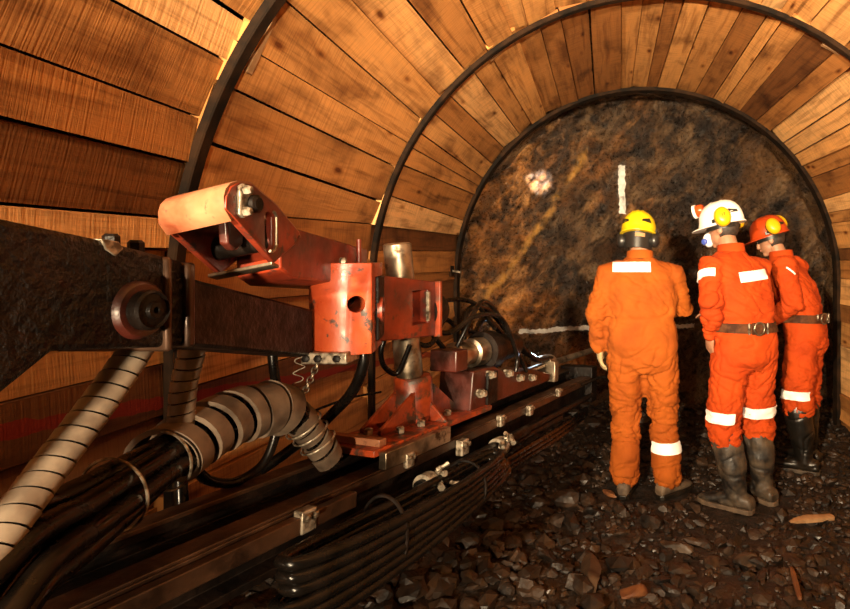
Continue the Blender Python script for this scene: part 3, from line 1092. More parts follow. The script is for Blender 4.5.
# --- rock drill riding on the beam
bm = NB()
prism(bm, [fb(l, -0.02, h) for l, h in ((0.78, 0.03), (1.62, 0.03), (1.62, 0.07), (1.40, 0.13), (1.10, 0.15), (0.98, 0.20), (0.80, 0.20))], Nn * 0.17)
drill = obj('rock_drill', bm, M['darkred'], rig, 35, bev=0.006)
bm = NB()
lathe(bm, fb(0.74, 0.07, 0.265), E, [(0, 0.04), (0.02, 0.060), (0.08, 0.060), (0.085, 0.050), (0.15, 0.050), (0.155, 0.066), (0.24, 0.066), (0.25, 0.04)], 28)
obj('rotation_motor', bm, M['steel'], drill, 35)
bm = NB()
lathe(bm, fb(0.99, 0.07, 0.262), E, [(0, 0.092), (0.09, 0.092), (0.14, 0.070), (0.32, 0.062), (0.33, 0.02)], 28)
obj('drill_head', bm, M['black'], drill, 35)
bm = NB()
box(bm, fb(0.70, 0.09, 0.26), (0.09, 0.13, 0.09), FB)
obj('valve_block', bm, M['darkred'], drill, 35, bev=0.006)
for l, n, h in ((0.92, 0.165, 0.17), (1.10, 0.16, 0.15), (1.22, 0.16, 0.11), (0.84, 0.165, 0.10), (1.36, 0.16, 0.09)):
    bm = NB()
    lathe(bm, fb(l, n - 0.02, h), Nn, [(0, 0.02), (0.03, 0.02), (0.034, 0.014), (0.045, 0.014)], 6)
    obj('fitting', bm, M['clamp'], drill, 30)
bm = NB(); bar(bm, 0.90, 0.99, 0.151, 0.165, 0.035, 0.18)
obj('side_bracket', bm, M['black'], drill, 35, bev=0.003)
bm = NB()
cyl(bm, fb(1.3, 0.07, 0.10), fb(2.55, 0.07, 0.10), 0.019, n=14)
obj('drill_steel', bm, M['steel'], drill, 40)
bm = NB()
box(bm, fb(1.72, 0.07, 0.07), (0.05, 0.16, 0.12), FB)
ring_lathe(bm, fb(1.70, 0.07, 0.10), E, [(0, 0.06), (0.09, 0.06), (0.09, 0.02), (0, 0.02)], 24)
obj('centralizer', bm, M['steel'], beam, 35, bev=0.004)
hs = [
    [fb(0.72, 0.05, 0.30), fb(0.66, 0.02, 0.40), fb(0.78, 0.0, 0.50), fb(0.98, 0.03, 0.49), fb(1.12, 0.07, 0.36)],
    [fb(0.74, 0.10, 0.31), fb(0.80, 0.13, 0.43), fb(0.95, 0.10, 0.50), fb(1.10, 0.09, 0.44), fb(1.22, 0.13, 0.26), fb(1.3, 0.16, 0.13)],
    [fb(0.84, 0.07, 0.34), fb(0.94, 0.03, 0.46), fb(1.14, 0.02, 0.45), fb(1.34, 0.05, 0.30), fb(1.55, 0.09, 0.16), fb(1.75, 0.10, 0.14)],
    [fb(0.52, 0.10, 0.40), fb(0.66, 0.12, 0.38), fb(0.8, 0.15, 0.44), fb(1.0, 0.17, 0.42), fb(1.16, 0.17, 0.24), fb(1.16, 0.17, 0.15)],
    [fb(0.50, 0.02, 0.36), fb(0.62, 0.05, 0.33), fb(0.76, 0.02, 0.42), fb(0.9, 0.0, 0.38), fb(1.05, 0.02, 0.34)],
    [fb(1.05, 0.0, 0.34), fb(1.2, -0.03, 0.40), fb(1.42, -0.02, 0.28), fb(1.66, 0.03, 0.15), fb(1.95, 0.02, 0.10)],
]
for i, h in enumerate(hs):
    bm = NB()
    tube(bm, h, 0.011 if i not in (2, 5) else 0.015, 10, 12)
    obj('hose', bm, M['rubber'], drill, 60)
# loose loops at the far end of the beam
bm = NB()
tube(bm, [fb(2.0, 0.20, -0.05), fb(2.15, 0.30, -0.02), fb(2.30, 0.32, -0.12), fb(2.2, 0.30, -0.22), fb(2.0, 0.25, -0.18)], 0.010, 8, 10)
obj('hose', bm, M['rubber'], beam, 60)
bm = NB()
tube(bm, [at(384, 340, 2.12), at(381, 352, 2.12), at(384, 366, 2.15), at(396, 374, 2.2), at(404, 360, 2.2), at(410, 345, 2.2)], 0.010, 8, 10)
obj('hose', bm, M['rubber'], rig, 60)

# ================================================================== HOSES
def wrapped_hose(pts, r, label, s_extra=0.0):
    P = Path(pts, 16)
    root = None
    bm = NB()
    tube(bm, P, r * 0.82, 16)
    root = obj('spiral_wrapped_hose', bm, M['rubber'], None, 60)
    tag(root, label, 'hose')
    bm = NB()
    helix_band(bm, P, r * 0.84, r * 1.0, r * 0.86, r * 0.18, 0.0, P.L, 20)
    obj('spiral_guard', bm, M['wrap'], root, 50)
    return root
wrapped_hose([at(141, 340, 1.13), at(128, 362, 1.10), at(92, 412, 1.03), at(48, 470, 0.95), at(4, 530, 0.87), at(-60, 615, 0.78)], 0.029,
             'thick hose in grey spiral guard slanting down to the left edge from under the boom')
wrapped_hose([at(194, 340, 1.33), at(191, 356, 1.33), at(184, 385, 1.33), at(181, 420, 1.33), at(180, 440, 1.33)], 0.027,
             'short hose in grey spiral guard hanging upright under the end of the black boom')

# big taped bundle
pts = [at(-70, 640, 0.80), at(0, 565, 0.90), at(60, 530, 1.02), at(130, 484, 1.18), at(185, 447, 1.34), at(235, 417, 1.50), at(272, 407, 1.60), at(296, 418, 1.68), at(314, 437, 1.74), at(332, 462, 1.80)]
PB = Path(pts, 18)
bundle = empty('hose_bundle', PB.ev(PB.L * 0.5)[0] - V((0, 0, 0.07)), 'thick bundle of black hoses bound in grimy tape arching in front of the timber wall', 'hose bundle')
rb = random.Random(4)
seats = [(0.040, a) for a in np.linspace(0, 2 * PI, 7)[:-1]] + [(0, 0)]
s_split = PB.L * 0.50
def spread(f):
    return 1.9 - 1.0 * min(f / 0.42, 1.0) if f < 0.42 else (0.9 if f < 0.78 else 0.9 - 0.35 * min((f - 0.78) / 0.1, 1))
for k, (rr, a) in enumerate(seats):
    hp = []
    for i in range(22):
        f = i / 21
        p, t, x, y = PB.ev(PB.L * f)
        aa = a + 1.2 * f + 0.3 * math.sin(5 * f + k)
        hp.append(p + (x * math.cos(aa) + y * math.sin(aa)) * rr * spread(f))
    bm = NB()
    tube(bm, hp, 0.021, 12, 5, rfun=lambda f: 0.022 if f < 0.75 else 0.022 - 0.008 * min((f - 0.75) / 0.1, 1))
    obj('hose', bm, M['rubber'], bundle, 60)
def rbun(f):
    return 0.063 if f < 0.76 else 0.063 - 0.022 * min((f - 0.76) / 0.08, 1)
bm = NB()
helix_band(bm, PB, lambda f: rbun(f) * (1 + 0.10 * math.sin(f * 90)), 0.066, 0.048, 0.013, PB.L * 0.445, PB.L * 0.80, 26, 0.014, 3)
obj('tape_wrap', bm, M['tape'], bundle, 50)
bm = NB()
helix_band(bm, PB, lambda f: rbun(f) - 0.004, 0.055, 0.04, 0.008, PB.L * 0.80, PB.L * 0.985, 22, 0.008, 8)
obj('tape_wrap', bm, M['tape'], bundle, 50)
for f, rad in ((0.31, 0.074), (0.43, 0.068), (0.845, 0.053), (0.88, 0.052), (0.92, 0.052)):
    bm = NB()
    p, t, x, y = PB.ev(PB.L * f)
    loop = [p + (x * math.cos(a) + y * math.sin(a)) * rad + t * 0.012 * math.sin(a + 1) for a in np.linspace(0, 2 * PI, 26)]
    tube(bm, loop, 0.003, 6, 2)
    obj('binding_wire', bm, M['clamp'], bundle, 60, label='bright binding wire')

# loops and single hoses
def hose(pts, r, label, group=None, m='rubber', name='hose'):
    bm = NB()
    tube(bm, pts, r, 12, 14)
    o = obj(name, bm, M[m], None, 60)
    tag(o, label, 'hose', group)
    return o
hose([at(277, 415, 1.68), at(274, 440, 1.67), at(262, 465, 1.64), at(235, 482, 1.58), at(208, 480, 1.50), at(190, 462, 1.44)], 0.013,
     'black hose sagging in a loop under the taped bundle')
hose([at(272, 340, 1.62), at(273, 362, 1.62), at(276, 385, 1.63), at(278, 404, 1.62)], 0.013, 'straight black hose dropping from the boom onto the taped bundle')
hose([at(364, 346, 1.78), at(363, 366, 1.78), at(352, 392, 1.80), at(330, 416, 1.86), at(306, 438, 1.90), at(250, 478, 1.88), at(205, 505, 1.72)], 0.017,
     'thick black hose curving from under the red knuckle down behind the taped bundle')
hose([at(181, 352, 1.62), at(180, 400, 1.60), at(179, 450, 1.56), at(181, 500, 1.52), at(183, 540, 1.50)], 0.017, 'black hose hanging straight down the timber wall beside the near arch')
hose([at(381, 392, 2.9), at(350, 398, 2.75), at(312, 412, 2.42), at(290, 428, 2.2)], 0.006, 'thin dark cable drooping along the timber wall left of the orange column', name='cable')

# chain from bracket to the bundle
chain_root = empty('chain', at(312, 375, 1.70), 'short rusty chain hanging from the bracket under the red knuckle', 'chain')
ca, cb2 = at(318, 363, 1.69), at(300, 402, 1.66)
nl_ = 8
for i in range(nl_):
    c = ca.lerp(cb2, (i + 0.5) / nl_)
    dd = (cb2 - ca).normalized()
    fr = frame(dd)
    fr = fr @ Matrix.Rotation(PI / 2 * (i % 2), 3, 'Z')
    hl = (cb2 - ca).length / nl_ * 0.68
    loop = [c + fr @ V((0.008 * math.cos(a), 0, hl * math.sin(a))) for a in np.linspace(0, 2 * PI, 17)]
    bm = NB()
    tube(bm, loop, 0.003, 6, 2)
    obj('chain_link', bm, M['steel'], chain_root, 60)
bm = NB()
wp = [at(300 + 6 * math.sin(i * 1.9) - i * 0.2, 352 + i * 3.6, 1.66) for i in range(11)]
tube(bm, wp, 0.0016, 5, 6)
o = obj('tie_wire', bm, M['clamp'], None, 60)
tag(o, 'thin curly bright tie wire dangling left of the chain', 'wire')

# coil of black hoses slung under the beam
coil = empty('hose_coil', fb(0.2, 0.32, -0.28), 'coil of shiny black hose slung beneath the feed beam, above the rubble', 'hose coil')
rc = random.Random(9)
for k in range(6):
    lp = []
    l0, l1 = -0.31 + rc.uniform(-0.02, 0.02), 0.72 + rc.uniform(-0.05, 0.05)
    for i in range(49):
        a = 2 * PI * i / 48
        ca_, sa = math.cos(a), math.sin(a)
        f = 0.5 - 0.5 * (abs(ca_) ** 0.75) * (1 if ca_ < 0 else -1)
        l = l0 + (l1 - l0) * f
        n = 0.325 + (0.055 + rc.uniform(-0.002, 0.002)) * (abs(sa) ** 0.6) * (1 if sa > 0 else -1)
        hh = (-0.085 - 0.033 * k) * (1 - f) + (-0.105 - 0.016 * k) * f - 0.02 * math.sin(PI * f)
        lp.append(fb(l, n, hh))
    bm = NB()
    tube(bm, lp, 0.0165, 12, 2)
    obj('hose', bm, M['rubber'], coil, 60)
for l in (0.05, 0.5):
    bm = NB()
    lp = [fb(l, 0.31 + 0.085 * math.cos(a), -0.17 + (0.12 - 0.06 * l) * math.sin(a)) for a in np.linspace(0, 2 * PI, 25)]
    tube(bm, lp, 0.006, 6, 2)
    obj('sling', bm, M['black'], coil, 60)
# three long hoses running on under the beam
for k in range(3):
    hose([fb(0.0 + 0.05 * k, 0.255 - 0.012 * k, -0.205 - 0.03 * k), fb(0.5, 0.275 - 0.015 * k, -0.195 - 0.03 * k), fb(1.0, 0.262 - 0.012 * k, -0.20 - 0.03 * k), fb(1.6, 0.24, -0.21 - 0.025 * k), fb(2.1, 0.2, -0.22 - 0.02 * k)], 0.014,
         ['uppermost', 'middle', 'lowest'][k] + ' of three parallel black hoses running along under the feed beam', 'hoses along the underside of the feed beam')

# ================================================================== PEOPLE
def hand_geo(bm, wrist, d, n, thumb, k=1.0, curl=0.5):
    """palm, four fingers and thumb; d along the hand, n out of the palm, thumb = side vector"""
    d = V(d).normalized(); n = V(n); n = (n - d * n.dot(d)).normalized()
    tv = V(thumb); tv = (tv - d * tv.dot(d) - n * tv.dot(n)).normalized()
    w = V(wrist)
    fr = Matrix((tv, n, d)).transposed()
    ell(bm, w + d * 0.052, (0.042 * k, 0.017 * k, 0.056), fr, 16, 10)
    ell(bm, w + d * 0.020, (0.030 * k, 0.020 * k, 0.040), fr, 16, 10)
    lens = (0.072, 0.082, 0.076, 0.058)
    for i, L in enumerate(lens):
        base = w + d * (0.088 - 0.004 * abs(i - 1)) + tv * (0.030 - 0.0205 * i)
        pts, rad = [base - d * 0.02, base], [0.0095 * k, 0.0095 * k]
        p = base
        ang = 0.0
        for j, fl in enumerate((0.45, 0.31, 0.24)):
            ang += curl * (0.5 if j == 0 else 0.8)
            p = p + (d * math.cos(ang) + n * math.sin(ang)) * L * fl
            pts.append(p); rad.append((0.009, 0.0082, 0.0072)[j] * k)
        chain(bm, pts, rad, 8)
    b = w + d * 0.022 + tv * 0.026
    chain(bm, [b - tv * 0.01, b + tv * 0.022 + d * 0.02 + n * 0.006, b + tv * 0.030 + d * 0.048 + n * 0.016, b + tv * 0.030 + d * 0.070 + n * 0.024], [0.014 * k, 0.012 * k, 0.0105 * k, 0.009 * k], 8)

def loft_torso(bm, rows, n=28, p=2.4):
    rs = []
    for (c, rx, ry, ax) in rows:
        # ax: local right / forward
        r_, f_ = ax
        ring = []
        for i in range(n):
            a = 2 * PI * i / n
            ca, sa = math.cos(a), math.sin(a)
            ring.append(c + r_ * (rx * math.copysign(abs(ca) ** (2 / p), ca)) + f_ * (ry * math.copysign(abs(sa) ** (2 / p), sa)))
        rs.append(ring)
    rings(bm, rs)

def band_geo(bvh, c, axis, right, a0, a1, width, off, n=28, m=4, rmax=0.5, tilt=0.0, thick=0.005):
    """a strip of fabric laid round the surface: shoots rays from outside towards the axis"""
    axis = V(axis).normalized()
    right = V(right); right = (right - axis * right.dot(axis)).normalized()
    fw = axis.cross(right)
    bm = NB()
    outer, inner = [], []
    for i in range(n + 1):
        a = a0 + (a1 - a0) * i / n
        dr = right * math.cos(a) + fw * math.sin(a)
        ro, ri = [], []
        for j in range(m + 1):
            o_ = c + axis * (width * (j / m - 0.5) + tilt * math.cos(a))
            hit = bvh.ray_cast(o_ + dr * rmax, -dr, rmax)
            p = hit[0] if hit[0] is not None else o_ + dr * 0.1
            ro.append(p + dr * (off + thick)); ri.append(p + dr * (off - 0.004))
        outer.append(ro); inner.append(ri)
    # smooth along the strip
    for arr in (outer, inner):
        for _ in range(2):
            for i in range(1, n):
                for j in range(m + 1):
                    arr[i][j] = arr[i][j] * 0.5 + (arr[i - 1][j] + arr[i + 1][j]) * 0.25
    rs = []
    for i in range(n + 1):
        rs.append(outer[i] + list(reversed(inner[i])))
    rings(bm, rs)
    return bm

def patch_geo(bvh, c, u, v, d, wu, wv, off, n=14, m=6, thick=0.004):
    """rectangular patch laid on the surface along direction d"""
    u, v, d = V(u).normalized(), V(v).normalized(), V(d).normalized()
    out, inn = [], []
    for i in range(n + 1):
        a, b = [], []
        for j in range(m + 1):
            o_ = c + u * (wu * (i / n - 0.5)) + v * (wv * (j / m - 0.5))
            h = bvh.ray_cast(o_ - d * 0.5, d, 1.0)
            p = h[0] if h[0] is not None else o_
            a.append(p - d * (off + thick)); b.append(p - d * (off - 0.004))
        out.append(a); inn.append(b)
    for arr in (out, inn):
        for _ in range(2):
            for i in range(1, n):
                for j in range(m + 1):
                    arr[i][j] = arr[i][j] * 0.5 + (arr[i - 1][j] + arr[i + 1][j]) * 0.25
    bm = NB()
    rings(bm, [out[i] + list(reversed(inn[i])) for i in range(n + 1)])
    return bm

def folds(me, zones, seed):
    """cloth creases: displace along normals, stronger near joints. zones = [(point, radius, amplitude, axis)]"""
    n = len(me.vertices)
    cs = [v.co.copy() for v in me.vertices]
    ns = [v.normal.copy() for v in me.vertices]
    so = V((seed * 3.1, seed * 1.7, seed))
    for i in range(n):
        p = cs[i]
        base = 0.010 * noise.noise(p * 6 + so) + 0.005 * noise.noise(p * 14 + so)
        add = 0.0
        for (c, rad, amp, ax) in zones:
            q = p - c
            dd = q.length / rad
            if dd < 1:
                h = q.dot(ax)
                lat = q - ax * h
                w_ = (1 - dd * dd)
                q3 = ax * (h * 13) + lat * 4.5
                wv_ = V((noise.noise(p * 5 + so), noise.noise(p * 5 + so * 2), noise.noise(p * 5 - so))) * 1.0
                n1 = noise.noise(q3 + wv_ + so)
                n2 = noise.noise(q3 * 1.8 + wv_ - so)
                add += amp * w_ * (0.9 * n1 - 1.0 * math.exp(-(n1 / 0.13) ** 2) - 0.6 * math.exp(-(n2 / 0.14) ** 2))
        g1 = noise.noise(V((p.x * 6, p.y * 6, p.z * 9)) + so * 2)
        base -= 0.005 * math.exp(-(g1 / 0.10) ** 2)
        me.vertices[i].co = p + ns[i] * (base + max(-0.03, min(0.02, add)))
    me.update()

def make_person(base, heading, J, label, opt):
    """J: joints in local (right, forward, up); heading = turn to the left of straight ahead"""
    h = R(heading)
    rgt = V((math.cos(h), math.sin(h), 0)); fwd = V((-math.sin(h), math.cos(h), 0)); up = V((0, 0, 1))
    def L(p):
        return V(base) + rgt * p[0] + fwd * p[1] + up * p[2]
    G = {k: L(p) for k, p in J.items()}
    b = opt.get('bulk', 1.0)
    hy, hp = R(opt.get('head_yaw', 0)), R(opt.get('head_pitch', 0))
    hr = opt.get('head_roll', 0)
    Rh = Matrix((rgt, fwd, up)).transposed() @ Matrix.Rotation(hy, 3, 'Z') @ Matrix.Rotation(-hp, 3, 'X') @ Matrix.Rotation(R(hr), 3, 'Y')
    H = lambda p: G['head'] + Rh @ V(p)
    pel, wai, che, nec = G['pelvis'], G['waist'], G['chest'], G['neck']
    ax = (rgt, fwd)
    sdir = (G['shoulder_r'] - G['shoulder_l']); sdir.z = 0; sdir.normalize()
    ax2 = (sdir, up.cross(sdir))
    # ---------- body (skin)
    bm = NB()
    loft_torso(bm, [(pel + up * -0.08, 0.13 * b, 0.09 * b, ax), (pel, 0.165 * b, 0.11 * b, ax), (wai, 0.145 * b, 0.095 * b, ax), (che, 0.165 * b, 0.11 * b, ax2), (che.lerp(nec, 0.55), 0.16 * b, 0.095, ax2), (nec - up * 0.02, 0.075, 0.065, ax2)])
    chain(bm, [nec - up * 0.05, nec + (G['head'] - nec) * 0.5, G['head'] - Rh @ V((0, 0.01, 0.02))], [0.066, 0.058, 0.058], 16)
    ell(bm, H((0, -0.006, 0.022)), (0.077, 0.096, 0.100), Rh, 24, 16)
    ell(bm, H((0, 0.020, -0.045)), (0.058, 0.068, 0.072), Rh, 20, 12)
    ell(bm, H((0, 0.060, -0.092)), (0.030, 0.026, 0.022), Rh, 16, 10)
    chain(bm, [H((0, 0.080, 0.012)), H((0, 0.098, -0.018)), H((0, 0.100, -0.034))], [0.010, 0.014, 0.016], 10)
    ell(bm, H((0, 0.088, 0.020)), (0.048, 0.012, 0.010), Rh, 12, 8)
    ell(bm, H((0, 0.084, -0.062)), (0.024, 0.010, 0.010), Rh, 12, 8)
    for s in (-1, 1):
        ell(bm, H((s * 0.078, -0.008, -0.010)), (0.010, 0.020, 0.032), Rh, 12, 8)
    for s, q in ((-1, 'l'), (1, 'r')):
        chain(bm, [che + (G['shoulder_' + q] - che) * 0.55, G['shoulder_' + q], G['elbow_' + q], G['wrist_' + q]], [0.065, 0.058, 0.042, 0.029], 16)
        chain(bm, [G['hip_' + q], G['knee_' + q], G['ankle_' + q]], [0.086 * b, 0.056, 0.040], 16)
        chain(bm, [G['ankle_' + q] - up * 0.02, G['toe_' + q] + up * 0.0], [0.042, 0.030], 12)
        hd = opt.get('hand_' + q)
        if hd:
            lv = lambda v_: rgt * v_[0] + fwd * v_[1] + up * v_[2]
            hand_geo(bm, G['wrist_' + q], lv(hd[0]), lv(hd[1]), lv(hd[2]), 1.0, hd[3])
    me = remesh(bm, 0.0052, 3)
    person = finish('person', me, M['skin'], None, 180, origin=base)
    tag(person, label, 'person')
    # eyes, mouth, hair
    for s in (-1, 1):
        bm = NB(); ell(bm, H((s * 0.030, 0.084, 0.004)), (0.011, 0.009, 0.008), Rh, 12, 8)
        obj('eye', bm, M['eye'], person, 180)
    bm = NB(); ell(bm, H((0, 0.091, -0.061)), (0.022, 0.006, 0.007), Rh, 12, 8)
    obj('mouth', bm, M['lip'], person, 180)
    bm = NB()
    rs = []
    for j in range(9):
        z = -0.062 + 0.016 * j
        k = math.sqrt(max(0.05, 1 - ((z - 0.02) / 0.112) ** 2))
        rs.append([H((0.086 * k * math.cos(a), -0.004 + 0.106 * k * math.sin(a), z)) for a in np.linspace(PI * 0.98, PI * 2.02, 20)] + [H((0.06 * k * math.cos(a), 0.07 * k * math.sin(a), z)) for a in np.linspace(PI * 2.02, PI * 0.98, 20)])
    rings(bm, rs)
    obj('hair', bm, M['hair'], person, 60)
    # ---------- coverall
    bm = NB()
    T = opt['torso']
    rows = []
    for (key, f, rx, ry, a_) in T:
        A_, B_ = {'pw': (pel, wai), 'wc': (wai, che), 'cn': (che, nec)}[key]
        rows.append((A_.lerp(B_, f), rx, ry, ax if a_ == 0 else ax2))
    loft_torso(bm, rows)
    tr = opt.get('trouser', (0.118, 0.112, 0.098, 0.092))
    ab = opt.get('arm', (0.088, 0.076, 0.066, 0.054))
    zones = []
    for q in ('l', 'r'):
        hi, kn, an = G['hip_' + q], G['knee_' + q], G['ankle_' + q]
        cuff = kn.lerp(an, opt.get('cuff', 0.92))
        pts_ = [hi + up * 0.02, hi.lerp(kn, 0.5), kn, kn.lerp(cuff, 0.5), cuff]
        chain(bm, pts_, [tr[0], tr[1], tr[2], (tr[2] + tr[3]) / 2 * 1.0, tr[3]], 20)
        chain(bm, [che + (G['shoulder_' + q] - che) * 0.6 + up * 0.02, G['shoulder_' + q], G['shoulder_' + q].lerp(G['elbow_' + q], 0.5), G['elbow_' + q], G['elbow_' + q].lerp(G['wrist_' + q], 0.6), G['elbow_' + q].lerp(G['wrist_' + q], 0.97)],
              [ab[0] * 1.05, ab[0], ab[1], ab[1] * 0.98, ab[2], ab[3]], 18)
        lax = (kn - hi).normalized(); aax = (G['wrist_' + q] - G['elbow_' + q]).normalized()
        zones += [(kn, 0.24, 0.016, (an - kn).normalized()), (cuff, 0.18, opt.get('hem', 0.014), up), (hi.lerp(kn, 0.35), 0.26, 0.012, (up * 0.8 + rgt * (0.5 if q == 'l' else -0.5)).normalized()),
                  (G['elbow_' + q], 0.19, 0.014, aax), (G['wrist_' + q], 0.17, 0.011, aax), (G['shoulder_' + q].lerp(G['elbow_' + q], 0.4), 0.16, 0.008, (G['elbow_' + q] - G['shoulder_' + q]).normalized())]
    zones += [(wai + up * 0.08, 0.26, 0.010, (up + rgt * 0.35).normalized()), (pel - up * 0.08, 0.22, 0.012, (up - rgt * 0.3).normalized()), (che, 0.25, 0.006, (up + rgt * 0.8).normalized())]
    me = remesh(bm, 0.0072, 6)
    folds(me, zones, opt.get('seed', 1))
    cov = finish('coverall', me, opt['cloth'], person, 180)
    if opt.get('cover_label'): cov['label'] = opt['cover_label']
    off = wloc(cov)
    vv = [v.co + off for v in cov.data.vertices]
    bvh = BVHTree.FromPolygons(vv, [p.vertices[:] for p in cov.data.polygons])
    # collar
    bm = NB()
    cc = nec + up * 0.01
    ring_lathe(bm, cc - up * 0.03, (up + fwd * 0.12), [(0, 0.088), (0.05, 0.084), (0.055, 0.080), (0.05, 0.074), (0, 0.076)], 28)
    obj('collar', bm, opt['cloth'], cov, 60)
    # ---------- boots
    for q in ('l', 'r'):
        an, to, kn = G['ankle_' + q], G['toe_' + q], G['knee_' + q]
        dfoot = (to - an); dfoot.z = 0; dfoot.normalize()
        sv = dfoot.cross(up)
        gnd = base[2] + 0.0
        foot = V((an.x, an.y, gnd))
        bm = NB()
        tall = opt['boot'] == 'tall'
        k = 1.18 if tall else 1.0
        rs = []
        for (u_, w_, hgt) in ((-0.085, 0.030, 0.075), (-0.072, 0.040, 0.10), (-0.02, 0.046, 0.115), (0.05, 0.047, 0.105), (0.11, 0.052, 0.082), (0.16, 0.050, 0.070), (0.195, 0.040, 0.058), (0.210, 0.024, 0.045)):
            c_ = foot + dfoot * u_ * k
            ring = []
            for i in range(18):
                a = 2 * PI * i / 18
                ca, sa = math.cos(a), math.sin(a)
                z = 0.022 + (hgt - 0.022) * (0.5 + 0.5 * math.copysign(abs(sa) ** 0.7, sa))
                ring.append(c_ + sv * (w_ * k * math.copysign(abs(ca) ** 0.75, ca)) + up * z)
            rs.append(ring)
        rings(bm, rs)
        if tall:
            top = kn.lerp(an, opt.get('boot_top', 0.15))
            chain(bm, [foot + up * 0.075, an.lerp(top, 0.25), an.lerp(top, 0.55), an.lerp(top, 0.8), top], [0.062, 0.074, 0.090, 0.097, 0.098], 20)
        else:
            chain(bm, [foot + up * 0.07, an + up * 0.05], [0.050, 0.053], 16)
        me = remesh(bm, 0.006, 5)
        if tall: folds(me, [(an + up * 0.05, 0.13, 0.005, up)], 3)
        bo = finish('boot', me, opt['bootmat'], person, 180)
        bm = NB()
        outline = []
        for (u_, w_) in ((-0.088, 0.020), (-0.07, 0.040), (0.0, 0.046), (0.06, 0.047), (0.12, 0.056), (0.17, 0.052), (0.205, 0.034), (0.216, 0.012)):
            outline.append((u_ * k, w_ * k))
        pl = [foot + dfoot * u_ + sv * w_ for u_, w_ in outline] + [foot + dfoot * u_ - sv * w_ for u_, w_ in reversed(outline)]
        prism(bm, [p + up * 0.002 for p in pl], up * 0.028)
        obj('sole', bm, M['bootblack'] if not opt.get('solemat') else opt['solemat'], bo, 40, bev=0.004)
    return dict(person=person, cov=cov, bvh=bvh, H=H, Rh=Rh, G=G, L=L, rgt=rgt, fwd=fwd, up=up)

def helmet(D, m, label=None, scale=1.0, lift=0.0):
    """hard hat with a flared rim, short peak and raised ribs"""
    H, Rh = D['H'], D['Rh']
    bm = NB()
    n = 48
    rs = []
    def pt(a, r, z, peak=0.0):
        ca, sa = math.cos(a), math.sin(a)
        x, y = 0.112 * scale * r * ca, 0.136 * scale * r * sa
        if sa > 0: y += peak * sa ** 2
        return x, y - 0.002, z
    prof = [(1.07, 0.016, 0.050), (1.075, 0.021, 0.050), (1.005, 0.030, 0.010), (1.0, 0.055, 0), (0.965, 0.085, 0), (0.89, 0.113, 0), (0.76, 0.138, 0), (0.58, 0.157, 0), (0.36, 0.169, 0), (0.12, 0.174, 0)]
    for (r, z, pk) in prof:
        ring = []
        for i in range(n):
            a = 2 * PI * i / n
            x, y, zz = pt(a, r, z, pk)
            if z > 0.06:
                for xo in (-0.03, 0.0, 0.03):
                    zz += 0.007 * math.exp(-((x - xo) / 0.009) ** 2) * min(1, (z - 0.06) / 0.06)
            ring.append(H((x, y, zz + lift)))
        rs.append(ring)
    rings(bm, rs)
    hm = obj('helmet', bm, m, D['person'], 50)
    if label: hm['label'] = label
    # dark side vents, left and right rear
    for s in (-1, 1):
        bm = NB()
        c = []
        for (a, z) in ((R(270 + s * 24), 0.090), (R(270 + s * 50), 0.102), (R(270 + s * 58), 0.074), (R(270 + s * 42), 0.074), (R(270 + s * 22), 0.076)):
            r = 1.0 - 0.035 * max(0, (z - 0.055) / 0.03)
            x, y, zz = pt(a, r * 1.01, z)
            c.append(H((x, y, zz + lift)))
        nrm = Rh @ V((s * 0.4, -0.8, 0.2))
        prism(bm, [p - nrm * 0.006 for p in c], nrm * 0.010)
        obj('vent', bm, M['plastic'], hm, 40)
    # slot sockets over the ears
    for s in (-1, 1):
        bm = NB()
        box(bm, H((s * 0.115 * scale, -0.005, 0.042 + lift)), (0.012, 0.034, 0.024), Rh)
        obj('accessory_slot', bm, M['plastic'], hm, 40, bev=0.003)
    bm = NB()
    ring_lathe(bm, H((0, -0.004, -0.008 + lift)), Rh @ V((0, 0, 1)), [(0, 0.100), (0.03, 0.104), (0.03, 0.098), (0, 0.094)], 28)
    obj('headband', bm, M['plastic'], hm, 50)
    return hm

def muff(D, hm, pos, nrm, m, cushion=True, anchor=None, sc=1.0):
    """ear defender cup with cushion and an arm to the helmet"""
    H, Rh = D['H'], D['Rh']
    p = H(pos); nv = (Rh @ V(nrm)).normalized()
    fr = frame(nv, Rh @ V((0, 0, 1)))
    def el(prof, sx=0.82, sy=1.0):
        b_ = NB()
        rings(b_, [[p + fr @ V((max(r, 1e-3) * sx * sc * math.cos(a), max(r, 1e-3) * sy * sc * math.sin(a), z * sc)) for a in np.linspace(0, 2 * PI, 27)[:-1]] for z, r in prof])
        return b_
    cup = obj('ear_defender', el([(0.0, 0.046), (0.012, 0.049), (0.026, 0.045), (0.036, 0.034), (0.040, 0.015)]), m, hm, 60)
    if cushion:
        obj('cushion', el([(-0.014, 0.036), (-0.012, 0.044), (0.0, 0.047), (0.002, 0.040)]), M['plastic'], cup, 60)
    if anchor:
        b_ = NB()
        q = H(anchor)
        tube(b_, [p + nv * 0.022, p.lerp(q, 0.5) + nv * 0.028, q + nv * 0.004], 0.006, 8, 6)
        obj('support_arm', b_, M['plastic'], cup, 60)
    return cup, fr, p, nv

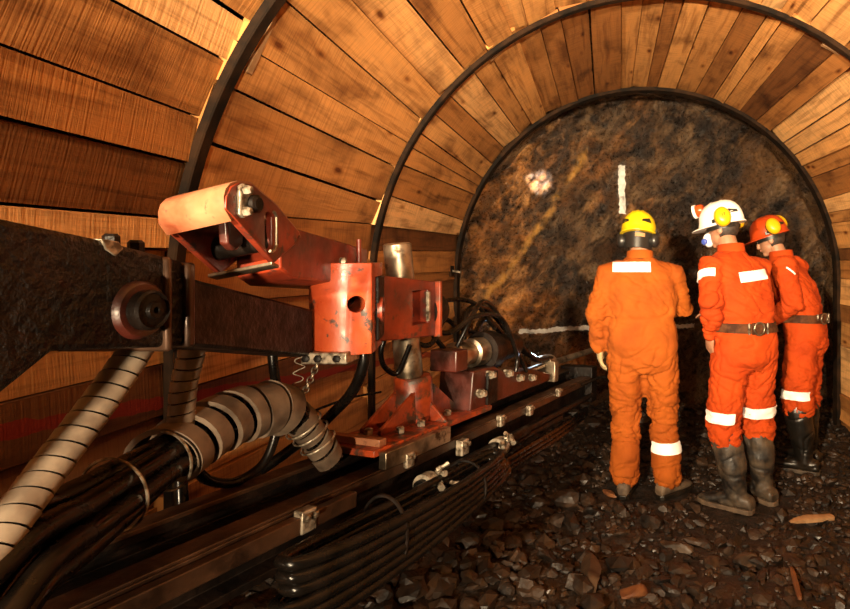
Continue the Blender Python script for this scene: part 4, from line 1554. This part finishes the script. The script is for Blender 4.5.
# ---------------------------------------------------- man in the yellow helmet
J1 = dict(pelvis=(0.01, 0, 0.94), waist=(0.0, 0.0, 1.12), chest=(-0.005, 0.02, 1.34), neck=(-0.005, 0.03, 1.505), head=(-0.012, 0.075, 1.625),
          shoulder_l=(-0.205, 0.01, 1.385), shoulder_r=(0.20, 0.04, 1.375), elbow_l=(-0.275, -0.02, 1.15), wrist_l=(-0.262, 0.04, 0.935),
          elbow_r=(0.275, 0.10, 1.17), wrist_r=(0.14, 0.33, 1.16),
          hip_l=(-0.095, 0, 0.90), hip_r=(0.115, 0, 0.90), knee_l=(-0.095, 0.03, 0.48), knee_r=(0.145, 0.03, 0.48),
          ankle_l=(-0.10, 0.0, 0.09), ankle_r=(0.165, -0.02, 0.09), toe_l=(-0.06, 0.17, 0.03), toe_r=(0.30, 0.10, 0.03))
T1 = [('pw', -0.95, 0.12, 0.10, 0), ('pw', -0.55, 0.205, 0.142, 0), ('pw', 0.1, 0.228, 0.150, 0), ('pw', 0.75, 0.220, 0.140, 0), ('wc', 0.0, 0.212, 0.132, 0), ('wc', 0.10, 0.228, 0.145, 0), ('wc', 0.55, 0.240, 0.152, 1), ('wc', 1.0, 0.242, 0.148, 1),
      ('cn', 0.35, 0.215, 0.130, 1), ('cn', 0.62, 0.168, 0.110, 1), ('cn', 0.85, 0.112, 0.09, 1), ('cn', 1.0, 0.082, 0.078, 1)]
D1 = make_person((0.215, 3.58, 0.0), 0, J1, 'person in faded orange coverall and yellow helmet, standing leftmost with back turned', dict(
    torso=T1, cloth=M['oldcloth'], trouser=(0.122, 0.115, 0.100, 0.094), arm=(0.092, 0.082, 0.070, 0.058), cuff=0.90, boot='low', bootmat=M['bootbrown'], bulk=1.05, seed=2,
    head_pitch=14, head_yaw=-14, hand_l=((0.04, 0.06, -1), (1, 0.15, 0), (0.2, 1, 0), 0.45), hand_r=((-0.6, 0.8, 0.05), (0, -0.2, -1), (-0.8, -0.5, 0), 0.4)))
hm = helmet(D1, M['yellow'])
for s in (-1, 1):
    muff(D1, hm, (s * 0.096, -0.012, -0.018), (s * 1, -0.25, 0), M['plastic'], True, (s * 0.116, 0.0, 0.042))
# black neck shade with a pale tag
H, Rh = D1['H'], D1['Rh']
bm = NB()
rs = []
for j in range(7):
    z = -0.085 + 0.019 * j
    k = 1.0 - 0.10 * (6 - j) / 6
    rs.append([H((0.098 * k * math.cos(a), 0.112 * k * math.sin(a), z)) for a in np.linspace(PI * 1.02, PI * 1.98, 22)] + [H((0.090 * k * math.cos(a), 0.103 * k * math.sin(a), z)) for a in np.linspace(PI * 1.98, PI * 1.02, 22)])
rings(bm, rs)
ns = obj('neck_shade', bm, M['plastic'], D1['person'], 60)
bm = NB()
rs = []
for z in (-0.020, 0.004):
    rs.append([H((0.1015 * math.cos(a), 0.1165 * math.sin(a), z)) for a in np.linspace(PI * 1.50, PI * 1.70, 8)] + [H((0.097 * math.cos(a), 0.108 * math.sin(a), z)) for a in np.linspace(PI * 1.70, PI * 1.50, 8)])
rings(bm, rs)
obj('tag', bm, M['splinter'], ns, 60)
# reflective patches
bm = patch_geo(D1['bvh'], V(at(632, 267, 3.45)), (1, 0, 0.0), (0, 0, 1), (0, 1, 0), 0.235, 0.062, 0.003)
obj('reflective_strip', bm, M['reflect'], D1['cov'], 50)
G = D1['G']
kk = G['knee_r'].lerp(G['ankle_r'], 0.42)
bm = band_geo(D1['bvh'], kk, (0, 0, 1), (1, 0, 0), R(202), R(342), 0.066, 0.003, rmax=0.16)
obj('reflective_strip', bm, M['reflect'], D1['cov'], 50)
# glove on the left hand
bm = NB()
hand_geo(bm, G['wrist_l'], V((0.04, 0.06, -1)), V((1, 0.15, 0)), V((0.2, 1, 0)), 1.28, 0.45)
chain(bm, [G['wrist_l'] + V((0, -0.004, 0.035)), G['wrist_l'] + V((0, 0, -0.02))], [0.040, 0.036], 14)
me = remesh(bm, 0.0055, 3)
finish('glove', me, M['glove'], D1['person'], 180)
# waist seam
bm = band_geo(D1['bvh'], G['waist'] + V((0, 0, 0.015)), (0, 0, 1), (1, 0, 0), 0, 2 * PI * 0.999, 0.030, -0.004, n=60, m=3, rmax=0.26, thick=0.003)
obj('waistband', bm, M['oldcloth'], D1['cov'], 60)

# ---------------------------------------------------- man in the white helmet
J2 = dict(pelvis=(0.0, 0, 0.97), waist=(0.0, 0.01, 1.13), chest=(-0.01, 0.06, 1.37), neck=(-0.02, 0.105, 1.545), head=(-0.035, 0.17, 1.68),
          shoulder_l=(-0.20, 0.06, 1.445), shoulder_r=(0.19, 0.10, 1.435), elbow_l=(-0.275, -0.03, 1.22), wrist_l=(-0.235, 0.03, 1.055),
          elbow_r=(0.24, 0.20, 1.19), wrist_r=(0.12, 0.40, 1.12),
          hip_l=(-0.105, 0, 0.93), hip_r=(0.10, 0.0, 0.93), knee_l=(-0.125, 0.05, 0.50), knee_r=(0.13, 0.05, 0.50),
          ankle_l=(-0.085, -0.03, 0.09), ankle_r=(0.14, 0.0, 0.09), toe_l=(-0.18, 0.16, 0.03), toe_r=(0.12, 0.18, 0.03))
T2 = [('pw', -0.95, 0.12, 0.10, 0), ('pw', -0.5, 0.200, 0.145, 0), ('pw', 0.1, 0.212, 0.152, 0), ('pw', 0.7, 0.196, 0.138, 0), ('wc', 0.0, 0.186, 0.130, 0), ('wc', 0.15, 0.205, 0.148, 0), ('wc', 0.55, 0.222, 0.158, 1), ('wc', 1.0, 0.228, 0.152, 1),
      ('cn', 0.35, 0.218, 0.135, 1), ('cn', 0.62, 0.180, 0.115, 1), ('cn', 0.85, 0.115, 0.09, 1), ('cn', 1.0, 0.082, 0.078, 1)]
D2 = make_person((0.835, 3.43, 0.0), 27, J2, 'person in bright orange coverall and white helmet, wearing muddy boots, standing between two others', dict(
    torso=T2, cloth=M['cloth'], trouser=(0.122, 0.118, 0.114, 0.120), arm=(0.090, 0.080, 0.070, 0.056), cuff=0.16, boot='tall', bootmat=M['bootmud'], solemat=M['bootbrown'], bulk=1.0, seed=5, hem=0.006, boot_top=0.20,
    head_pitch=12, head_yaw=30, hand_l=((0.10, 0.25, -0.9), (1, -0.1, 0.1), (0.1, 1, 0.2), 0.5), hand_r=((-0.6, 0.8, 0), (0, -0.2, -1), (-0.8, -0.5, 0), 0.4)))
hm = helmet(D2, M['white'], scale=1.06)
cup, fr, p, nv = muff(D2, hm, (-0.112, -0.052, 0.052), (-0.85, -0.65, 0.25), M['muff'], True, (-0.12, 0.0, 0.042), 1.3)
bm = NB()
for (x0, y0, x1, y1) in ((-0.010, -0.010, -0.010, 0.010), (-0.002, 0.008, 0.010, 0.008), (0.010, 0.008, 0.002, -0.008)):
    cyl(bm, p + fr @ V((x0, y0, 0.0515)), p + fr @ V((x1, y1, 0.0515)), 0.0022, n=6)
obj('printed_mark', bm, M['plastic'], cup, 40)
muff(D2, hm, (0.112, -0.052, 0.052), (0.85, -0.65, 0.25), M['muff'], True, (0.12, 0.0, 0.042), 1.3)
# orange cap lamp on the front of the helmet
H, Rh = D2['H'], D2['Rh']
bm = NB()
lp = H((-0.02, 0.105, 0.148)); ld = Rh @ V((-0.1, 1, -0.05))
lathe(bm, lp - ld * 0.014, ld, [(0, 0.030), (0.008, 0.037), (0.045, 0.039), (0.052, 0.034)], 28)
cl = obj('cap_lamp', bm, M['lens'], hm, 40)
bm = NB()
ring_lathe(bm, lp + ld * 0.034, ld, [(0, 0.044), (0.018, 0.044), (0.018, 0.034), (0, 0.034)], 28)
obj('lamp_bezel', bm, M['white'], cl, 40)
# half mask respirator
bm = NB()
ell(bm, H((0, 0.105, -0.050)), (0.046, 0.034, 0.046), Rh, 20, 12)
mk = obj('respirator', bm, M['mask'], D2['person'], 60)
for s in (-1, 1):
    bm = NB()
    dv = Rh @ V((s * 0.85, 0.45, -0.2))
    lathe(bm, H((s * 0.035, 0.112, -0.056)), dv, [(0, 0.018), (0.018, 0.020), (0.022, 0.016)], 24)
    obj('filter', bm, M['blue'], mk, 40)
G = D2['G']
rg, fw, up = D2['rgt'], D2['fwd'], D2['up']
# back patch (tilted a little)
bm = patch_geo(D2['bvh'], at(757, 276, 3.3), (1, 0.12, 0.10), (-0.10, 0, 1), (0, 1, 0), 0.195, 0.060, 0.003)
obj('reflective_strip', bm, M['reflect'], D2['cov'], 50)
sa, ea = G['shoulder_l'], G['elbow_l']
bm = band_geo(D2['bvh'], sa.lerp(ea, 0.30), (sa - ea), -rg, R(-95), R(68), 0.050, 0.003, rmax=0.13)
obj('reflective_strip', bm, M['reflect'], D2['cov'], 50)
for q in ('l', 'r'):
    kn = G['knee_' + q] + V((0, 0, 0.055))
    bm = band_geo(D2['bvh'], kn, (0, 0, 1), (1, 0, 0), R(180) if q == 'l' else R(185), R(290) if q == 'l' else R(362), 0.066, 0.003, rmax=0.155)
    obj('reflective_strip', bm, M['reflect'], D2['cov'], 50)
def belt(D, z_off, ring_angle, tool=False):
    G = D['G']
    c = G['pelvis'].lerp(G['waist'], 0.72)
    bm = band_geo(D['bvh'], c, (0.02, 0, 1), (1, 0, 0), 0, 2 * PI * 0.9995, 0.055, 0.004, n=72, m=3, rmax=0.30, thick=0.007)
    bl = obj('belt', bm, M['leather'], D['person'], 50)
    dr = V((math.cos(ring_angle), math.sin(ring_angle), 0))
    hit = D['bvh'].ray_cast(c + dr * 0.4, -dr, 0.4)
    p = (hit[0] or c + dr * 0.15) + dr * 0.016
    bm = NB()
    tg = dr.cross(V((0, 0, 1)))
    loop = [p + tg * 0.034 * math.cos(a) + V((0, 0, 0.036 * math.sin(a))) + dr * 0.008 for a in np.linspace(0, 2 * PI, 25)]
    tube(bm, loop, 0.006, 8, 2)
    obj('ring', bm, M['steel'], bl, 60)
    bm = NB()
    fr = Matrix((tg, dr, V((0, 0, 1)))).transposed()
    box(bm, p - tg * 0.0, (0.085, 0.012, 0.068), fr)
    obj('ring_backing', bm, M['leather'], bl, 40, bev=0.004)
    for k in (-0.062, 0.062):
        bm = NB()
        box(bm, p + tg * k - dr * 0.002, (0.010, 0.012, 0.066), fr)
        obj('keeper', bm, M['clamp'], bl, 40, bev=0.002)
    return bl
belt(D2, 0, R(-72))

# ---------------------------------------------------- man in the orange helmet
J3 = dict(pelvis=(0.0, 0, 0.96), waist=(0.0, 0.02, 1.12), chest=(0.0, 0.11, 1.35), neck=(0.0, 0.17, 1.515), head=(0.0, 0.25, 1.635),
          shoulder_l=(-0.20, 0.10, 1.44), shoulder_r=(0.20, 0.11, 1.44), elbow_l=(-0.275, 0.03, 1.18), wrist_l=(-0.24, 0.21, 1.06),
          elbow_r=(0.26, 0.18, 1.18), wrist_r=(0.16, 0.38, 1.12),
          hip_l=(-0.10, 0, 0.92), hip_r=(0.10, 0.0, 0.92), knee_l=(-0.12, 0.03, 0.50), knee_r=(0.12, 0.03, 0.50),
          ankle_l=(-0.11, -0.02, 0.09), ankle_r=(0.11, 0.0, 0.09), toe_l=(-0.12, 0.17, 0.03), toe_r=(0.16, 0.18, 0.03))
D3 = make_person((1.42, 4.06, 0.0), 58, J3, 'person in bright orange coverall and orange helmet, partly hidden behind the white helmeted one', dict(
    torso=T2, cloth=M['cloth'], trouser=(0.124, 0.120, 0.116, 0.120), arm=(0.092, 0.084, 0.072, 0.056), cuff=0.10, boot='tall', bootmat=M['bootblack'], solemat=M['bootmud'], bulk=1.0, seed=9, hem=0.006, boot_top=0.16,
    head_pitch=18, head_yaw=10, hand_l=((0.15, 0.85, -0.35), (1, -0.1, 0.0), (0.1, 0.2, 1), 0.5), hand_r=((-0.6, 0.8, 0), (0, -0.2, -1), (-0.8, -0.5, 0), 0.4)))
hm = helmet(D3, M['ohelmet'], scale=1.02)
muff(D3, hm, (-0.108, -0.050, 0.072), (-0.8, -0.6, 0.35), M['muff'], True, (-0.117, 0.0, 0.042), 1.3)
muff(D3, hm, (0.095, -0.085, 0.098), (0.55, -0.75, 0.5), M['muff'], True, (0.117, 0.0, 0.042), 1.3)
G = D3['G']
bm = NB()
hand_geo(bm, G['wrist_l'], D3['rgt'] * 0.15 + D3['fwd'] * 0.85 + V((0, 0, -0.35)), D3['rgt'], V((0, 0, 1)), 1.28, 0.5)
chain(bm, [G['wrist_l'].lerp(G['elbow_l'], 0.22), G['wrist_l'] + D3['fwd'] * 0.02], [0.046, 0.040], 14)
me = remesh(bm, 0.0055, 3)
finish('glove', me, M['plastic'], D3['person'], 180)
belt(D3, 0, R(-55))
kn = G['knee_l'] + V((0, 0, 0.05))
bm = band_geo(D3['bvh'], kn, (0, 0, 1), (1, 0, 0), R(180), R(300), 0.060, 0.003, rmax=0.155)
obj('reflective_strip', bm, M['reflect'], D3['cov'], 50)
bm = patch_geo(D3['bvh'], G['shoulder_l'] + V((0.02, -0.2, -0.03)), (1, 0, -0.8), (0.8, 0, 1), (0, 1, 0), 0.075, 0.012, 0.003, 8, 3)
obj('sleeve_piping', bm, M['reflect'], D3['cov'], 50)

# cap lamp beam on the rock face
sp = lamp('cap_lamp_beam', 'SPOT', D2['H']((-0.02, 0.20, 0.150)), at(543, 183, 5.75), 6000, (1.0, 0.97, 0.9), 0.01, 6.8, 1.0)

# ================================================================== ODDS AND ENDS ON THE FLOOR AND WALL
def floor_pt(px, py):
    Y = CAMZ * F / (py - VY)
    x = (px - VX) * Y / F
    for _ in range(4):
        Y = (CAMZ - gz(x, Y)) * F / (py - VY)
        x = (px - VX) * Y / F
    return V((x, Y, gz(x, Y)))
def stone(px, py, r, sc, rz, m, label, seed, name='stone', cat='stone', sink=0.35):
    pv, pf = stone_proto(seed, 3, 9)
    e = np.array(Matrix.Rotation(R(rz), 3, 'Z'))
    p = floor_pt(px, py)
    vv = (pv * np.array(sc) * r) @ e.T
    vv = vv + np.array(p) - np.array([0, 0, vv[:, 2].min() + sink * r * sc[2]])
    me = bpy.data.meshes.new(name)
    me.from_pydata(vv.tolist(), [], pf.tolist())
    o = finish(name, me, M[m], None, 30)
    tag(o, label, cat, None)
stone(632, 597, 0.055, (1.3, 0.8, 0.6), 20, 'ochre', 'ochre orange stone lying at the bottom edge of the floor', 21)
stone(733, 508, 0.035, (1.1, 0.8, 0.7), 0, 'ochre', 'small brick red stone in front of the muddy rubber boot', 22)
stone(748, 566, 0.075, (1.1, 0.9, 0.5), 30, 'greystone', 'rounded grey brown stone half sunk in mud below the muddy boots', 23)
stone(712, 568, 0.06, (1.2, 0.9, 0.5), 70, 'greystone', 'flat stone in the mud just left of the rounded grey stone', 24)
stone(675, 548, 0.065, (1.6, 0.6, 0.5), -35, 'greystone', 'long brownish stone pointing left below the pale work boots', 25)
stone(592, 582, 0.12, (0.42, 1.5, 0.45), 8, 'greystone', 'long dark slab of rock lying end on at the bottom of the floor', 26, 'rock_slab', 'rock')
stone(352, 598, 0.085, (1.0, 0.9, 0.7), 40, 'greystone', 'big brown rock right of the hose coil at the bottom edge', 27)
stone(398, 585, 0.06, (0.9, 1.1, 1.2), 10, 'ochre', 'tall rust brown rock standing among the rubble right of the hose coil', 28)
stone(312, 604, 0.05, (1.2, 0.9, 0.7), -20, 'greenstone', 'greenish grey stone under the hose coil at the bottom edge', 29)
stone(447, 499, 0.06, (1.3, 0.9, 0.6), 15, 'greystone', 'angular brown rock on the slope just below the feed beam', 30)
stone(610, 495, 0.04, (1.7, 0.6, 0.5), -50, 'ochre', 'narrow tan stone beside the left work boot', 31)

def splinter(px0, py0, px1, py1, w_, t_, label, m='splinter', name='wood_splinter'):
    a, b_ = floor_pt(px0, py0), floor_pt(px1, py1)
    up = V((0, 0, 1))
    d_ = (b_ - a).normalized(); sv = d_.cross(up).normalized()
    bm = NB()
    rs = []
    for f, k in ((0, 0.25), (0.12, 0.7), (0.35, 1.0), (0.7, 0.95), (0.97, 0.85), (1.0, 0.6)):
        c = a.lerp(b_, f) + up * (0.034 + 0.004 * math.sin(f * 5))
        rs.append([c + sv * w_ * k * x + up * t_ * k * z for x, z in ((-0.5, 0), (-0.35, 0.5), (0.1, 0.6), (0.5, 0.3), (0.45, -0.4), (-0.3, -0.5))])
    rings(bm, rs)
    o = obj(name, bm, M[m], None, 30)
    tag(o, label, 'wood')
splinter(790, 528, 833, 522, 0.055, 0.030, 'pale splintered board lying on the mud at the right edge')
splinter(791, 574, 800, 606, 0.026, 0.022, 'thin reddish stick lying end on in the bottom right corner', 'ochre', 'wooden_stick')

# wooden wedges jammed behind the arches
def wedge(p, d_, l, w_, label):
    fr = frame(d_, V((0, 1, 0)))
    bm = NB()
    rs = [[V(p) + fr @ V((x * w_ * k, y * 0.03 * k, h)) for x, y in ((-0.5, -0.5), (0.5, -0.5), (0.5, 0.5), (-0.5, 0.5))] for h, k in ((0, 1.0), (l, 0.55))]
    rings(bm, rs)
    o = obj('wooden_wedge', bm, M['splinter'], None, 30, bev=0.002)
    tag(o, label, 'wedge', 'wedges packed behind the arches')
def arch_pt(y, a, r):
    return V((CX - r * math.cos(a), y, CZ + r * math.sin(a)))
def arch_tan(a):
    return V((math.sin(a), 0, math.cos(a)))
for i, (ri, ang, dy, lb) in enumerate(((1, 52.5, 0.09, 'pale wooden wedge above the middle arch, left of the tunnel crown'), (1, 122, 0.09, 'pale wooden wedge behind the middle arch in the top right corner'), (0, 27.5, 0.075, 'narrow pale wedge standing beside the near arch on the left'))):
    wedge(arch_pt(RIBS[ri] + dy, R(ang), RI + 0.035), arch_tan(R(ang)), 0.15 if i < 2 else 0.2, 0.035, lb)
# small eye bolt bracket on the wall by the last arch
bm = NB()
c = at(455, 271, 4.85)
cc = V((CX - RW + 0.012, 4.85, c.z))
box(bm, cc, (0.016, 0.10, 0.09))
br = obj('wall_bracket', bm, M['rib'], None, 35, bev=0.003)
tag(br, 'small dark steel bracket fixed to the planks beside the last arch', 'bracket')
bm = NB()
cyl(bm, cc, cc + V((0.075, 0, -0.01)), 0.010, n=12)
obj('bolt', bm, M['clamp'], br, 40)

# made-up small lamp, added for the cool glint near the end of the beam
bm = NB()
wl = fb(1.66, 0.0, 0.15)
lathe(bm, wl, E, [(0, 0.014), (0.03, 0.022), (0.036, 0.022)], 16)
wlo = obj('added_glint_lamp', bm, M['clamp'], beam, 40)
m_, t_, b_ = nt('cool_glint_glow')
b_.inputs['Emission Color'].default_value = (0.75, 0.9, 1, 1)
b_.inputs['Emission Strength'].default_value = 6
bm = NB()
lathe(bm, wl + E * 0.034, E, [(0, 0.017), (0.004, 0.016), (0.006, 0.008)], 16)
obj('lens', bm, m_, wlo, 40)  # glowing disc of the added lamp
lamp('added_glint_light', 'POINT', wl + E * 0.06 + U * 0.03 + Nn * 0.02, wl + E, 1.6, (0.6, 0.82, 1.0), 0.02)
# thin steel rod on the ground below the beam end
bm = NB()
cyl(bm, floor_pt(530, 423) + V((0, 0, 0.03)), floor_pt(549, 429) + V((0, 0, 0.03)), 0.008, n=10)
o = obj('steel_rod', bm, M['clamp'], None, 40)
tag(o, 'short thin bright rod lying on the rubble below the far end of the beam', 'rod')
